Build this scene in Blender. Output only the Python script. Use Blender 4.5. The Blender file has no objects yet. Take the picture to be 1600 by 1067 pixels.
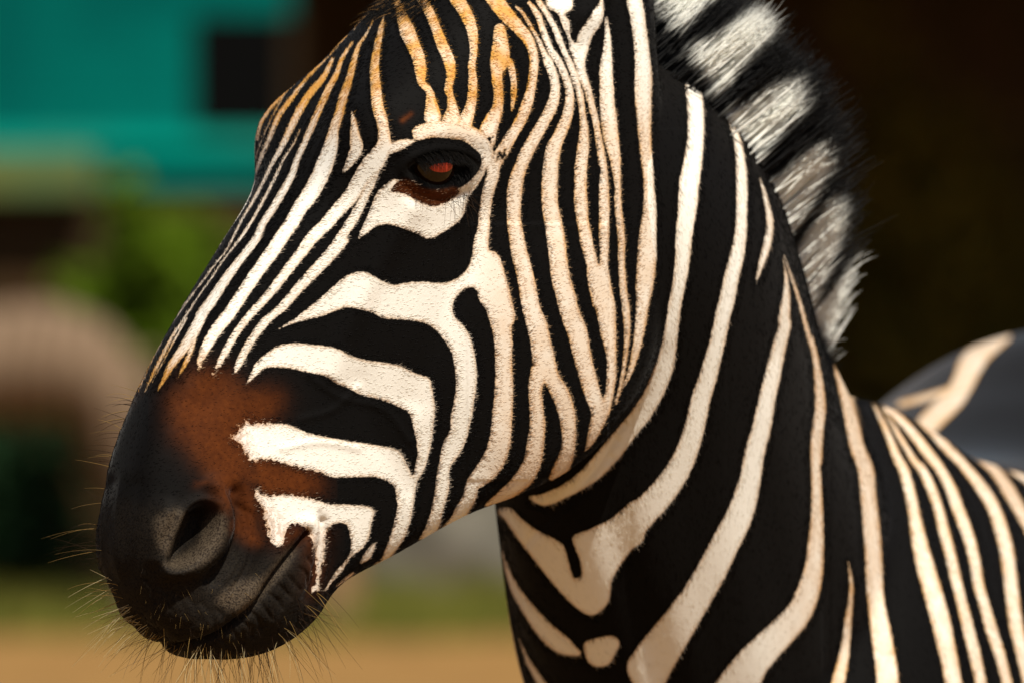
import bpy, bmesh, math, random
import numpy as np
from mathutils import Vector, Matrix
from mathutils.bvhtree import BVHTree
R = math.radians
rng = np.random.default_rng(7)
random.seed(7)
SC = bpy.context.scene
COL = SC.collection

# ------------------------------------------------------------------ camera, world, sun, exposure
CAM = np.array([0.0, -6.0, 1.35])
cam = bpy.data.cameras.new('camera'); camo = bpy.data.objects.new('camera', cam); COL.objects.link(camo)
camo.location = CAM; camo.rotation_euler = (R(90), 0, 0)
cam.sensor_width = 36; cam.lens = 270; cam.clip_end = 500; cam.clip_start = 0.1
cam.dof.use_dof = True; cam.dof.focus_distance = 5.96; cam.dof.aperture_fstop = 5.6
SC.camera = camo
SUN_AZ, SUN_EL = 27.0, 55.0          # azimuth right of the camera axis, behind the camera
sd_ = Vector((math.sin(R(SUN_AZ))*math.cos(R(SUN_EL)), -math.cos(R(SUN_AZ))*math.cos(R(SUN_EL)), math.sin(R(SUN_EL))))
w = bpy.data.worlds.new('World'); SC.world = w; w.use_nodes = True
nt = w.node_tree; bg = nt.nodes['Background']
sky = nt.nodes.new('ShaderNodeTexSky'); sky.sky_type = 'NISHITA'; sky.sun_disc = False
sky.sun_elevation = R(SUN_EL); sky.sun_rotation = R(180 - SUN_AZ)
nt.links.new(sky.outputs[0], bg.inputs[0]); bg.inputs[1].default_value = 0.06
sun = bpy.data.lights.new('sun', 'SUN'); suno = bpy.data.objects.new('sun', sun); COL.objects.link(suno)
sun.energy = 4.8; sun.angle = R(0.5); sun.color = (1.0, 0.94, 0.82)
suno.rotation_euler = sd_.to_track_quat('Z', 'Y').to_euler()
SC.view_settings.view_transform = 'Standard'; SC.view_settings.look = 'None'
SC.view_settings.exposure = 0.44; SC.view_settings.gamma = 1.0
SC.render.engine = 'CYCLES'
SC.cycles.use_denoising = True
SC.cycles.max_bounces = 6; SC.cycles.transparent_max_bounces = 8

# ------------------------------------------------------------------ helpers
def tag(o, label=None, cat=None, group=None, kind=None):
    if label: o['label'] = label
    if cat: o['category'] = cat
    if group: o['group'] = group
    if kind: o['kind'] = kind
    return o
def empty(name, loc=(0, 0, 0), rz=0):
    o = bpy.data.objects.new(name, None); COL.objects.link(o); o.location = loc; o.rotation_euler = (0, 0, rz); return o
def mesh_obj(name, verts, faces, mat=None, parent=None, smooth=True):
    me = bpy.data.meshes.new(name); me.from_pydata([tuple(v) for v in verts], [], faces); me.update()
    if smooth: me.polygons.foreach_set('use_smooth', [True]*len(me.polygons))
    o = bpy.data.objects.new(name, me); COL.objects.link(o)
    if mat: me.materials.append(mat)
    if parent: o.parent = parent
    return o
def material(name, color=(.5, .5, .5), rough=.7, spec=.3):
    m = bpy.data.materials.new(name); m.use_nodes = True
    b = m.node_tree.nodes['Principled BSDF']
    b.inputs['Base Color'].default_value = (*color, 1); b.inputs['Roughness'].default_value = rough
    b.inputs['Specular IOR Level'].default_value = spec
    return m
def noisy(name, c1, c2, scale=5, rough=.9, spec=.05, detail=6, bump=0.0, stretch=(1, 1, 1)):
    m = material(name, c1, rough, spec); t = m.node_tree; b = t.nodes['Principled BSDF']
    tc = t.nodes.new('ShaderNodeTexCoord'); mp = t.nodes.new('ShaderNodeMapping'); mp.inputs['Scale'].default_value = stretch
    n = t.nodes.new('ShaderNodeTexNoise'); n.inputs['Scale'].default_value = scale; n.inputs['Detail'].default_value = detail
    r = t.nodes.new('ShaderNodeMix'); r.data_type = 'RGBA'
    r.inputs[6].default_value = (*c1, 1); r.inputs[7].default_value = (*c2, 1)
    mr = t.nodes.new('ShaderNodeMapRange'); mr.inputs[1].default_value = .35; mr.inputs[2].default_value = .65
    t.links.new(tc.outputs['Object'], mp.inputs[0]); t.links.new(mp.outputs[0], n.inputs['Vector'])
    t.links.new(n.outputs[0], mr.inputs[0]); t.links.new(mr.outputs[0], r.inputs[0]); t.links.new(r.outputs[2], b.inputs['Base Color'])
    if bump:
        bp = t.nodes.new('ShaderNodeBump'); bp.inputs['Strength'].default_value = bump; bp.inputs['Distance'].default_value = .02
        t.links.new(n.outputs[0], bp.inputs['Height']); t.links.new(bp.outputs[0], b.inputs['Normal'])
    return m
def box(bm, lo, hi):
    x0, y0, z0 = lo; x1, y1, z1 = hi
    v = [bm.verts.new(p) for p in ((x0, y0, z0), (x1, y0, z0), (x1, y1, z0), (x0, y1, z0), (x0, y0, z1), (x1, y0, z1), (x1, y1, z1), (x0, y1, z1))]
    for f in ((3, 2, 1, 0), (4, 5, 6, 7), (0, 1, 5, 4), (1, 2, 6, 5), (2, 3, 7, 6), (3, 0, 4, 7)): bm.faces.new([v[i] for i in f])
def bm_obj(name, bm, mat, parent=None, bevel=0, smooth=False):
    me = bpy.data.meshes.new(name)
    if bevel: bmesh.ops.bevel(bm, geom=bm.edges[:], offset=bevel, segments=2, affect='EDGES')
    bm.normal_update(); bm.to_mesh(me); bm.free(); me.materials.append(mat)
    if smooth: me.polygons.foreach_set('use_smooth', [True]*len(me.polygons))
    o = bpy.data.objects.new(name, me); COL.objects.link(o)
    if parent: o.parent = parent
    return o
def crom(P, n):
    """Catmull-Rom through rows of P, n samples per span"""
    P = np.asarray(P, float); Q = np.vstack([2*P[0]-P[1], P, 2*P[-1]-P[-2]]); out = []
    for i in range(1, len(Q)-2):
        t = np.linspace(0, 1, n, endpoint=False)[:, None]
        a, b, c, d = Q[i-1], Q[i], Q[i+1], Q[i+2]
        out.append(.5*(2*b+(c-a)*t+(2*a-5*b+4*c-d)*t*t+(3*b-a-3*c+d)*t**3))
    out.append(P[-1:]); return np.vstack(out)
def crom_closed(P, n):
    P = np.asarray(P, float); m = len(P); out = []
    t = np.linspace(0, 1, n, endpoint=False)[:, None]
    for i in range(m):
        a, b, c, d = P[i-1], P[i], P[(i+1) % m], P[(i+2) % m]
        out.append(.5*(2*b+(c-a)*t+(2*a-5*b+4*c-d)*t*t+(3*b-a-3*c+d)*t**3))
    return np.vstack(out)
def hair_object(name, pts, rad, cols, mat, parent):
    """pts (N,K,3) strands, rad (N,K) or (K,), cols (N,3)"""
    N, K = pts.shape[:2]
    hc = bpy.data.hair_curves.new(name); hc.add_curves([K]*N)
    hc.attributes['position'].data.foreach_set('vector', np.ascontiguousarray(pts, dtype=np.float32).ravel())
    a = hc.attributes.get('radius') or hc.attributes.new('radius', 'FLOAT', 'POINT')
    a.data.foreach_set('value', np.ascontiguousarray(np.broadcast_to(rad, (N, K)), dtype=np.float32).ravel())
    c = hc.attributes.new('hair_colour', 'FLOAT_COLOR', 'CURVE')
    c.data.foreach_set('color', np.ascontiguousarray(np.hstack([cols, np.ones((N, 1))]), dtype=np.float32).ravel())
    hc.materials.append(mat)
    o = bpy.data.objects.new(name, hc); COL.objects.link(o)
    if parent: o.parent = parent
    return o

# ------------------------------------------------------------------ coat markings of the animal, drawn flat on a sheet (1 unit = 0.5 mm on the coat)
# every sheet tile is (x0, y0, scale): shapes drawn inside a tile are moved onto the sheet
TILE = dict(I=(0, 0, 1), A=(350, 0, .253), B=(700, 0, .253), C=(1000, 0, .253), D=(200, 250, .253), E=(550, 250, .253), F=(900, 250, .3158),
            G=(100, 500, .253), H=(400, 480, .253), L=(400, 700, .253), M=(700, 480, .3), V=(750, 700, .344), J=(1100, 500, .3158), K=(1150, 730, .3158),
            O=(780, 0, .175), P=(590, 170, .1686), N=(100, 750, .297))
def rib(tile, *pts):
    x0, y0, s = TILE[tile]; return ('r', [(x0+u*s, y0+v*s, q*s) for u, v, q in pts])
def pol(tile, *pts):
    x0, y0, s = TILE[tile]; return ('p', [(x0+u*s, y0+v*s) for u, v in pts])
def ribc(*pts):
    return ('r', list(pts))
def join(*rs):
    out = []
    for r in rs: out += r[1]
    return ('r', out)
HEAD_WHITE = [
 # forehead and nose
 ribc((524.6,59.5,3),(491.7,90,5),(469,115,5),(451,137,6),(438.6,152,7),(418,174.6,8),(404.4,200,8),(402,218,6)),
 ribc((560,22,3),(535,30,4),(520,40,4),(500,55,3)), ribc((575,5,3),(550,12,4),(530,24,4)), ribc((555,45,3),(536,53,4),(520,66,3)),
 ribc((443.6,149,3),(426,182,2.5),(405.7,228,2.5),(393,268,3),(377,313,3),(352,364,3),(342,387,3),(314,425,3),(286,473,3),(251,518,4),(236,545,5),(224,570,5),(213,597,4)),
 ribc((527,73,4),(502,99,5),(476.5,126.5,6),(456,154,8),(436,182,9),(421,218,8),(407,250,7),(393,286,5),(380,314,4),(366,344,3)),
 ribc((519.5,93.6,6),(504,124,10),(486.6,144,12),(469,172,13),(454,202,12),(438,235,10),(426,255,8),(412.5,283,7),(395,316,7),(377,346,6),(364.5,371,6),(352,394,5),(337,412,5),(319,437,5),(301,460,5),(276,495,5),(258,522,5),(243,550,6),(228,582,6),(216,612,4)),
 ribc((469,202,3),(459,225,4),(446,245,5),(436,265,6),(420,298,7),(402,331,7),(382,364,7),(364.5,387,6),(349,407,5),(329,437,5),(309,465,5),(288,498,6),(270,525,7),(255,553,8),(240,583,7),(226,612,4)),
 ribc((550,68,5),(535,91,7),(524.6,119,9),(512,142,11),(497,175,12),(484,205,12),(471.5,233,11),(463,252,11),(455.5,275,13),(440,303,14),(425,328,14),(410,351,14),(400,374,15),(385,394,15),(367,417,16),(349,442,18),(334,465,19),(316,490,20),(312,500,20),(297,528,20),(282,551,17),(267,571,14),(257,591,10),(247,609,5)),
 ribc((303,530,11),(295,556,10),(285,576,8),(277,591,3)),
 ribc((291,498,6),(280,518,6),(268,540,5),(252,570,4),(238,597,3)),
 ribc((583,33,2),(573,53,4),(560,73,7),(552,99,10),(545,126,12),(537,149,14),(530,177,15),(522,202,17),(517,228,23),(510,250,27),(498.5,278,28),(483,306,27),(468,326,25),(455.5,349,24),(440,371,24),(425,394,24),(410,414,23),(392,440,22),(377,462.5,22),(362,485,22),(349,502,22),(335,520,21),(323,540,19),(315,558,14),(309,576,6)),
 ribc((550,175,3),(553,195,11),(555,215,17),(557,233,21),(549,250,15),(541,263,8),(536,270,3)),
 ribc((600.5,23,2),(594,51,9),(588,81,12),(585,109,15),(587,137,17),(590,164.5,19),(597,190,18),(600,210,19),(600,228,24),(590,246,30),(579.5,260,32),(562,283,26),(547,308,24),(526,331,22),(509,351,21),(488,371,21),(473,392,19),(455.5,414,18),(438,437,17),(420,460,16),(402,480,15),(384,500,14),(366,525,14),(353,548,14),(343,566,12),(335,583,5)),
 ribc((590,268,8),(579.5,287,14),(567,318,18),(552,346,21),(536.5,371,22),(521,392,20),(501,414,19),(481,435,18),(460.6,457,17),(443,478,16),(423,495,15),(414,503,16),(398.5,523,15),(383,548,15),(373,568,14),(367,582,6)),
 # round the eye
 pol('I', (560,374),(566,352),(575,330),(588,303),(600,285),(640,270),(700,280),(745,262),(764,243),(776,215),(770,200),(760,262),(750,285),(733,308),(725,336),(712,351),(689,366),(671,374),(651,366),(633,359),(613,352.5),(593,352.5),(578,361)),
 ribc((655,208,24),(675,203,26),(700,203,28),(725,208,30),(745,220,30),(758,237,26),(760,255,20)),
 ribc((610,232,18),(628,226,16),(645,222,8)),
 ribc((619.5,0,10),(626,20,15),(636,48,24),(643.5,66,22),(654,91,20),(657.5,114,18),(659,130,12),(670,142,12),(674,162,18),(676,182,28)),
 ribc((659,0,15),(671,20,15),(681.5,45.5,16),(692,73,18),(702,96,18),(704,119,14),(700.5,139,13),(704,152,12),(707,172,18),(705.5,187,28)),
 ribc((714,0,22),(727,20,20),(737,45,18),(740,76,13),(737,106,12),(739,126,14),(737,157,16),(732,177,19),(727,192,24)),
 ribc((781,46,18),(782,71,26),(781,94,30),(776,114,19),(778.5,142,16),(778.5,164.5,17),(771,185,24),(763,202,28)),
 ribc((788,92,14),(797,101,12),(802.5,126.5,10),(802.5,152,9),(800,174,3)),
 ribc((760,-20,26),(773,0,26),(791,23,24),(809,43,20),(824,61,18),(833,83.5,15),(834,109,15),(830,137,15),(824,162,18),(814,187,18),(801,210,18),(786,235,20),(773,258,20),(770,275,20),(762.5,301,19),(757.5,331,19),(756,356,19),(752,376.5,24),(752,394,27),(757,415,33)),
 join(rib('O',(150,60,25),(200,110,30),(260,200,35),(310,290,35),(360,380,40),(400,480,55)), ribc((857,99,15),(866,124,15),(867,147,16),(862,167,19),(849,192,19),(834,218,20),(820,245,21),(811,268,21),(805.5,288,24),(803,316,23),(803,344,23),(807,371,24),(813,402,26),(821,432,27),(826,460,28),(831,485,29)), rib('M',(465,100,108),(490,220,112),(505,320,130))),
 rib('M',(480,330,100),(455,420,72),(460,520,75),(465,620,85),(455,720,90),(440,800,95),(400,880,100),(330,950,80),(260,1000,60),(200,1030,20)),
 rib('M',(510,320,110),(545,380,90),(590,460,95),(620,560,90),(630,660,75),(620,760,75),(590,830,80),(540,890,30)),
 join(rib('O',(270,30,40),(340,130,60),(380,240,60),(420,350,60),(460,450,60)), ribc((869.5,91,12),(881,114,12),(888.5,137,13),(890,159,15),(885,185,18),(875,210,20),(864.5,235,24),(860,265,25),(859,290,26),(859,318,26),(864,346,28),(869,376,29),(872.5,407,29),(876,435,30),(884,462,31),(891.5,493,31)), rib('M',(670,120,108),(700,250,95),(730,370,90),(760,470,85),(790,540,90),(770,620,70),(740,700,40),(715,745,8))),
 join(rib('O',(350,10,50),(420,120,50),(480,220,55),(530,340,60),(570,440,55)), ribc((892,104,11),(900,126.5,11),(906,149,11),(910,175,11),(912.5,202,14),(911,233,19),(908,260,20),(907,288,20),(908,321,22),(912,346,22),(918,380,22),(928,412,24),(935,432,36),(941,471,33))),
 join(rib('O',(670,420,100),(710,540,90)), ribc((910,119,15),(919,142,12),(924,164,11),(930,187,11),(935,215,11),(940,245,13),(943,280,15),(944,320,17),(944,345,17),(942,383,19),(936,425,30),(941,460,33)), rib('M',(820,0,105),(835,130,85),(850,250,55),(850,370,50),(835,470,50),(815,540,60))),
 pol('O',(380,-200),(410,0),(430,70),(520,130),(560,230),(600,320),(640,460),(700,620),(760,620),(770,560),(800,430),(830,340),(870,280),(920,200),(935,100),(930,0),(930,-200)),
 # cheek bands
 pol('I',(425,519),(463,495),(491,473),(516,452),(539,432),(559,425),(575,427),(600,440),(616,445),(633,442),(659,440),(694,442),(717,432),(732,417),(742,395),(775,420),(785,452),(780,470),(760,455),(732,450),(715,462),(708,478),(710,494),(723,508),(735,526),(741,550),(745,575),(745,601),(739,642),(731,680),(719,708),(704,730),(702,763),(693,796),(686,824),(673,840),(655,853),(648,854),(653,845),(668,814),(678,776),(681,750),(685,725),(691,695),(703,672),(704,652),(710,622),(712,594),(709,569),(704,548),(691,528),(673,510),(653,503),(628,500),(600,498),(582,489),(562,484),(542,481),(527,485),(501,495),(463,505)),
 pol('I',(742,395),(776,395),(790,430),(800,470),(805,500),(788,520),(764,500),(757,470),(742,452),(730,440)),
 rib('M',(215,-70,125),(255,0,122),(285,150,100),(290,300,90),(290,450,100),(280,600,110),(270,700,115),(240,790,120),(190,860,110),(130,920,75),(115,980,70),(70,1060,70),(30,1120,60),(-60,1180,25)),
 pol('I',(383,601),(391,581),(401,563),(419,548),(436,538),(459,535),(489,538),(514,541),(532,546),(547,555),(572,562),(602,566),(628,572),(645,581),(666,588),(673,594),(677,614),(680,637),(678,662),(676,682),(671,708),(663,733),(653,751),(649,771),(645,796),(640,821),(628,847),(610,870),(595,882),(582,882),(594,874),(600,862),(607,844),(615,819),(621,786),(620,758),(617,735),(630,720),(644,742),(650,720),(652,707),(649,682),(645,665),(640,647),(630,639),(610,630),(590,623),(564,617),(547,608),(526,599),(506,587),(481,582),(456,577),(433,575),(413,577),(398,591)),
 pol('I',(388,650),(398,659),(430,659),(449,662),(465,668),(481,675),(501,680),(526,685),(557,690),(590,695),(612,699),(625,705),(633,718),(640,733),(645,750),(640,790),(621,786),(617,763),(607,753),(587,745.5),(551,745.5),(521,745.5),(496,738),(466,731),(440,724),(418,719),(388,722),(383,710),(373,697),(360,686),(373,666)),
 pol('L',(-15,240),(60,285),(150,275),(250,285),(340,305),(450,340),(560,345),(680,355),(730,385),(715,470),(695,560),(650,625),(590,670),(530,760),(470,830),(430,880),(385,880),(340,898),(366,800),(364,680),(340,570),(300,490),(220,480),(190,560),(150,610),(100,600),(65,520),(40,400),(0,330)),
 rib('L',(725,595,25),(690,660,48),(650,705,20)), rib('L',(600,770,14),(550,810,22),(500,850,12)),
]
HEAD_BLACK = [
 pol('L',(480,470),(540,465),(570,495),(585,610),(560,680),(490,760),(430,860),(400,880),(395,800),(420,700),(430,600),(440,520)),
 pol('L',(200,500),(260,470),(310,520),(325,620),(330,740),(300,900),(200,960),(180,640)),
 pol('P',(45,585),(100,500),(210,400),(330,320),(430,290),(560,275),(700,285),(810,310),(890,370),(950,430),(965,500),(930,585),(870,650),(810,705),(720,745),(560,755),(440,745),(360,700),(200,660),(100,640)),
 pol('P',(130,760),(180,690),(250,660),(330,690),(420,735),(520,745),(620,735),(700,720),(745,750),(740,790),(660,850),(560,895),(480,895),(380,860),(280,800),(190,770)),
 ribc((612,273,13),(588,295.5,8),(575,323,8),(563,349,10),(550,371,13)),
 pol('O',(660,-200),(660,60),(590,130),(630,200),(635,320),(680,385),(695,330),(720,270),(790,180),(850,80),(900,0),(900,-200)),
 ribc((776,252,2),(781,239,3),(785,248,2),(789,235,2)), ribc((779,244,2),(790,243,2)),
 rib('E',(1500,60,70),(1490,200,60),(1490,350,60),(1505,480,40),(1520,600,20),(1525,640,5)),
]
NECK_WHITE = [
 ribc((947,28,4),(949,51,9),(949,81,15),(947,109,21),(948,137,23),(949,164.5,24),(952,192,25),(955.5,220,24),(961,248,18),(965,288,11),(966,326,12),(971,370,12),(971,408,11),(974,452,12),(978,485,12),(980,520,10),(976,564,7),(970,600,6),(962,630,4)),
 ribc((988,-40,25),(991,0,25),(996,25,24),(1001,63,23),(1004,94,25),(1005,121,28),(1005,152,27),(1006,182,24),(1007.5,215,20),(1010.5,250,19),(1014,288,17),(1015,329,22),(1012,370,28),(1010.5,408,30),(1007,446,28),(1004,477,20),(1000,512,17),(993,550,13),(984,582,8),(973,606,4)),
 join(ribc((1053,33,10),(1066,61,18),(1077,98,22),(1083.5,140,25),(1087,177,26),(1087,215,26),(1083,250,29),(1077,288,32),(1074,326,30),(1069,367,27),(1066,408,24),(1061,446,21)), rib('M',(1180,0,70),(1160,150,75),(1130,300,95),(1080,430,100),(1010,550,100),(930,650,100),(850,750,110),(760,850,100),(670,920,80),(580,970,70),(500,1000,65),(430,990,20))),
 ribc((1129,154,3),(1142,190,8),(1152,220,12),(1157,250,15),(1159,288,18),(1159,326,18),(1157,367,19),(1151,402,23),(1143,433,24),(1137,465,25),(1129,496,25),(1121,534,25),(1111.6,569,27),(1106,590,28),(1096,620,30),(1086,665,32),(1075,700,34),(1058,737,38),(1030,775,42),(1005,800,45),(975,830,55)),
 pol('V',(425,395),(500,365),(600,315),(700,235),(760,300),(740,420),(690,460),(640,530),(600,600),(590,680),(560,730),(510,760),(450,735),(380,670),(310,590),(240,500),(170,410),(110,320),(75,275),(140,270),(180,310),(260,370),(330,405),(380,440),(400,500),(415,560),(435,590),(460,570),(450,500),(425,440)),
 rib('F',(910,90,8),(940,200,25),(960,310,35),(945,420,40),(915,520,30),(895,590,12)),
 join(rib('F',(1025,480,5),(1040,580,20),(1040,680,40),(1030,780,60)), rib('J',(400,30,62),(370,140,70),(340,270,80),(310,400,85),(285,530,95),(250,660,100)), rib('V',(1225,150,100),(1180,300,120),(1110,440,130),(1050,560,135),(980,680,140),(900,800,160),(830,900,180),(775,990,190),(765,1080,130))),
 pol('V',(720,920),(665,985),(705,1080),(800,1080),(860,930)),
 join(rib('F',(1030,470,5),(1060,560,15),(1100,680,20),(1130,790,25),(1160,900,25)), rib('J',(530,90,30),(555,210,35),(570,330,50),(575,440,55),(560,560,60),(555,680,60)), rib('K',(395,0,50),(400,140,55),(400,260,65),(395,380,80),(385,500,95),(355,620,115),(310,720,125),(240,800,140),(150,890,150),(70,980,170),(20,1067,200),(-20,1120,200))),
 join(rib('J',(625,140,10),(670,270,50),(700,380,60),(730,500,70),(755,620,75)), rib('K',(640,0,80),(655,150,80),(670,300,85),(680,430,85),(685,560,85),(695,680,85),(715,800,100),(730,900,105),(745,1000,110),(755,1120,115))),
 rib('K',(555,465,8),(570,560,18),(568,650,25),(555,750,35),(545,850,42),(530,950,55),(500,1090,70)),
 join(rib('J',(830,400,10),(880,500,25),(920,590,35),(960,690,45)), rib('K',(825,0,50),(860,120,55),(885,250,60),(910,380,80),(940,500,90),(975,620,95),(1010,750,95),(1040,880,90),(1065,1000,85),(1085,1120,85))),
 join(rib('J',(880,440,5),(940,530,25),(1000,630,30),(1050,710,35)), rib('K',(915,0,45),(960,90,50),(1000,200,50),(1030,320,55),(1060,430,55),(1090,560,55),(1120,680,55),(1150,800,60),(1180,920,60),(1225,1120,55))),
 join(rib('J',(840,385,12),(900,430,35),(980,500,45),(1050,580,50),(1110,660,55)), rib('K',(1005,0,50),(1060,100,55),(1100,210,60),(1150,340,60),(1180,460,55),(1200,580,55),(1235,700,55),(1270,820,60),(1310,940,55),(1355,1120,50))),
 join(rib('J',(960,420,20),(1040,475,40),(1110,530,45),(1190,620,50),(1270,700,50)), rib('K',(1200,80,60),(1270,190,65),(1310,300,70),(1340,420,70),(1355,540,70),(1370,660,70),(1385,780,70),(1410,880,70),(1460,1100,70))),
 rib('J',(1130,510,20),(1220,580,45),(1320,650,50),(1420,730,55),(1490,820,65),(1540,900,65),(1600,1010,60),(1660,1150,60)),
 rib('J',(1300,590,20),(1400,650,35),(1500,710,45),(1600,790,50),(1700,900,50)),
 rib('J',(1400,590,15),(1500,625,30),(1600,680,40),(1720,770,50)),
 rib('V',(95,440,6),(120,540,22),(160,640,42),(220,730,62),(290,820,80),(370,890,85),(445,930,30)),
 pol('V',(470,890),(510,865),(600,850),(635,880),(620,925),(580,985),(520,990),(485,960)),
 rib('V',(175,860,5),(220,970,25),(275,1060,40),(330,1150,50)),
]
RUMP_WHITE = [rib('J',(1490,80,60),(1440,110,80),(1370,160,105),(1320,220,120),(1290,290,110),(1240,380,105),(1170,450,110),(1110,510,110)),
 rib('J',(890,260,60),(850,290,80),(800,340,80)), rib('J',(1200,345,30),(1100,380,40),(970,415,35))]
BROWN = [  # (shape, strength, softness)
 (pol('G',(660,500),(740,400),(800,330),(900,310),(1000,330),(1090,400),(1150,430),(1320,460),(1300,570),(1220,640),(1180,650),(1120,720),(1150,820),(1180,900),(1400,920),(1560,960),(1560,1060),(1300,1020),(1120,1020),(1090,1100),(1000,1180),(960,1100),(900,960),(780,800),(700,700)), 0.9, 20),
 (pol('L',(-20,80),(120,90),(260,130),(330,160),(330,290),(200,285),(40,275)), .9, 8),
 (pol('N',(700,20),(800,0),(880,80),(905,180),(880,250),(960,330),(1040,330),(1010,240),(1010,120),(960,0)), .8, 10),
 (pol('P',(130,760),(180,690),(250,660),(330,690),(420,740),(520,760),(620,750),(700,730),(745,750),(740,790),(660,850),(560,895),(480,895),(380,860),(280,800),(190,770)), .75, 2),
 (pol('L',(-10,260),(60,330),(140,400),(160,470),(300,480),(420,500),(400,620),(390,760),(340,890),(330,700),(300,560),(180,600),(60,540),(20,420)), .65, 18),
 (rib('P',(230,110,40),(310,50,30)), .9, 3),
]
SKIN = [   # bare greyish skin of lips and nostrils
 (pol('N',(170,250),(300,120),(420,150),(640,130),(860,150),(880,280),(980,420),(1090,400),(1230,360),(1300,450),(1270,640),(1180,800),(1060,930),(600,920),(330,760),(150,480)), .14, 16),
 (pol('N',(470,220),(560,160),(640,180),(600,300),(570,400),(500,360)), .9, 9),
 (pol('N',(740,200),(840,180),(850,280),(800,380),(720,450),(600,470),(520,440),(600,400),(700,330)), 1.0, 8),
 (pol('N',(1200,350),(1190,430),(1060,590),(940,700),(800,640),(900,540),(1050,500),(1120,430)), 1.0, 8),
]
GX0, GY0, GW, GH = -200, -260, 2100, 1560
def shape_sd(sh, px, py):
    if sh[0] == 'r':
        P = crom(sh[1], 5); best = np.full(px.shape, -60.0, np.float32)
        for a, b in zip(P[:-1], P[1:]):
            dx, dy = b[0]-a[0], b[1]-a[1]; L2 = dx*dx+dy*dy+1e-9
            t = np.clip(((px-a[0])*dx+(py-a[1])*dy)/L2, 0, 1)
            q = (a[2]+(b[2]-a[2])*t)*.5-np.hypot(px-a[0]-t*dx, py-a[1]-t*dy)
            np.maximum(best, q, out=best)
        return best
    P = crom_closed(sh[1], 4); d2 = np.full(px.shape, 1e9, np.float32); ins = np.zeros(px.shape, bool)
    for a, b in zip(P, np.roll(P, -1, 0)):
        dx, dy = b[0]-a[0], b[1]-a[1]; L2 = dx*dx+dy*dy+1e-9
        t = np.clip(((px-a[0])*dx+(py-a[1])*dy)/L2, 0, 1)
        np.minimum(d2, (px-a[0]-t*dx)**2+(py-a[1]-t*dy)**2, out=d2)
        if abs(dy) > 1e-6:
            c = ((a[1] > py) != (b[1] > py)) & (px < (py-a[1])*dx/dy+a[0]); ins ^= c
    d = np.sqrt(d2); return np.where(ins, d, -d)
def paint(field, sh, fn, pad=34):
    P = np.array([q[:2] for q in sh[1]]); wmax = max([q[2] for q in sh[1]]) if sh[0] == 'r' else 0
    x0 = int(max(GX0, P[:, 0].min()-pad-wmax)); x1 = int(min(GX0+GW, P[:, 0].max()+pad+wmax))
    y0 = int(max(GY0, P[:, 1].min()-pad-wmax)); y1 = int(min(GY0+GH, P[:, 1].max()+pad+wmax))
    if x1 <= x0 or y1 <= y0: return
    gx, gy = np.meshgrid(np.arange(x0, x1, dtype=np.float32), np.arange(y0, y1, dtype=np.float32))
    sl = (slice(y0-GY0, y1-GY0), slice(x0-GX0, x1-GX0))
    field[sl] = fn(field[sl], shape_sd(sh, gx, gy))
def new(v=0.0): return np.full((GH, GW), v, np.float32)
SD_HEAD = new(-30); SD_NECK = new(-30); SD_RUMP = new(-30); F_BROWN = new(); F_SKIN = new(); F_DISP = new()
for s in NECK_WHITE:
    paint(SD_NECK, s, np.maximum); paint(SD_HEAD, s, np.maximum)
for s in RUMP_WHITE: paint(SD_RUMP, s, np.maximum)
for s in HEAD_WHITE: paint(SD_HEAD, s, np.maximum)
for s in HEAD_BLACK: paint(SD_HEAD, s, lambda f, q: np.minimum(f, -q))
sm = lambda q, soft: 1/(1+np.exp(-np.clip(q/soft*2.2, -40, 40)))
for s, k, soft in BROWN: paint(F_BROWN, s, lambda f, q: np.maximum(f, k*sm(q, soft)))
for s, k, soft in SKIN: paint(F_SKIN, s, lambda f, q: np.maximum(f, k*sm(q, soft)))
EYE_OPEN = pol('P',(300,560),(380,490),(480,450),(620,430),(750,445),(850,490),(880,540),(820,625),(710,690),(580,712),(460,690),(370,640))
NOSTRIL = pol('I',(298,800),(316,790),(331,800),(328,826),(310,854),(288,876),(268,880),(275,852),(287,822))
def add(sh, fn): paint(F_DISP, sh, lambda f, q: f+fn(q), pad=60)
bell = lambda q, c, wd: np.exp(-((q-c)/wd)**2)
# relief of the face in millimetres: lids, socket, nostril wings, mouth, chin, cheek ridge, veins
add(EYE_OPEN, lambda q: -9.0*sm(q, 5)+1.4*bell(q, -9, 9)-.7*bell(q, -24, 9))
add(ribc((640,235,10),(670,208,10),(705,200,10),(745,214,10)), lambda q: 3.0*bell(q, 5, 24))
add(ribc((650,300,4),(690,312,4),(730,302,4)), lambda q: -1.6*bell(q, 2, 8))
add(NOSTRIL, lambda q: -22*sm(q, 6)+3.5*bell(q, -9, 8))
add(ribc((335,760,6),(352,800,6),(350,835,6),(330,868,6),(300,890,6),(262,893,4)), lambda q: 8.0*bell(q, 3, 14))
add(ribc((370,770,6),(378,820,6),(362,868,6),(330,905,6)), lambda q: -6.5*bell(q, 3, 12))
add(ribc((262,800,6),(248,835,6),(246,870,6)), lambda q: 5.5*bell(q, 3, 15))
add(ribc((205,760,6),(195,830,6),(200,900,6)), lambda q: -2.5*bell(q, 3, 18))
add(ribc((250,960,6),(320,965,6),(380,930,6)), lambda q: 4.0*bell(q, 3, 22))
add(ribc((425,965,6),(455,930,6),(475,890,6)), lambda q: 3.0*bell(q, 3, 14))
add(ribc((480,832,3),(456,863,4),(427,901,4),(397,943,4),(358,976,4),(323,996,4),(278,1008,4)), lambda q: -8.0*bell(q, 2, 4)+2.6*bell(q, -14, 11))
add(ribc((505,815,3),(500,850,3),(495,890,3),(480,935,3)), lambda q: -3.0*bell(q, 2, 9))
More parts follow.
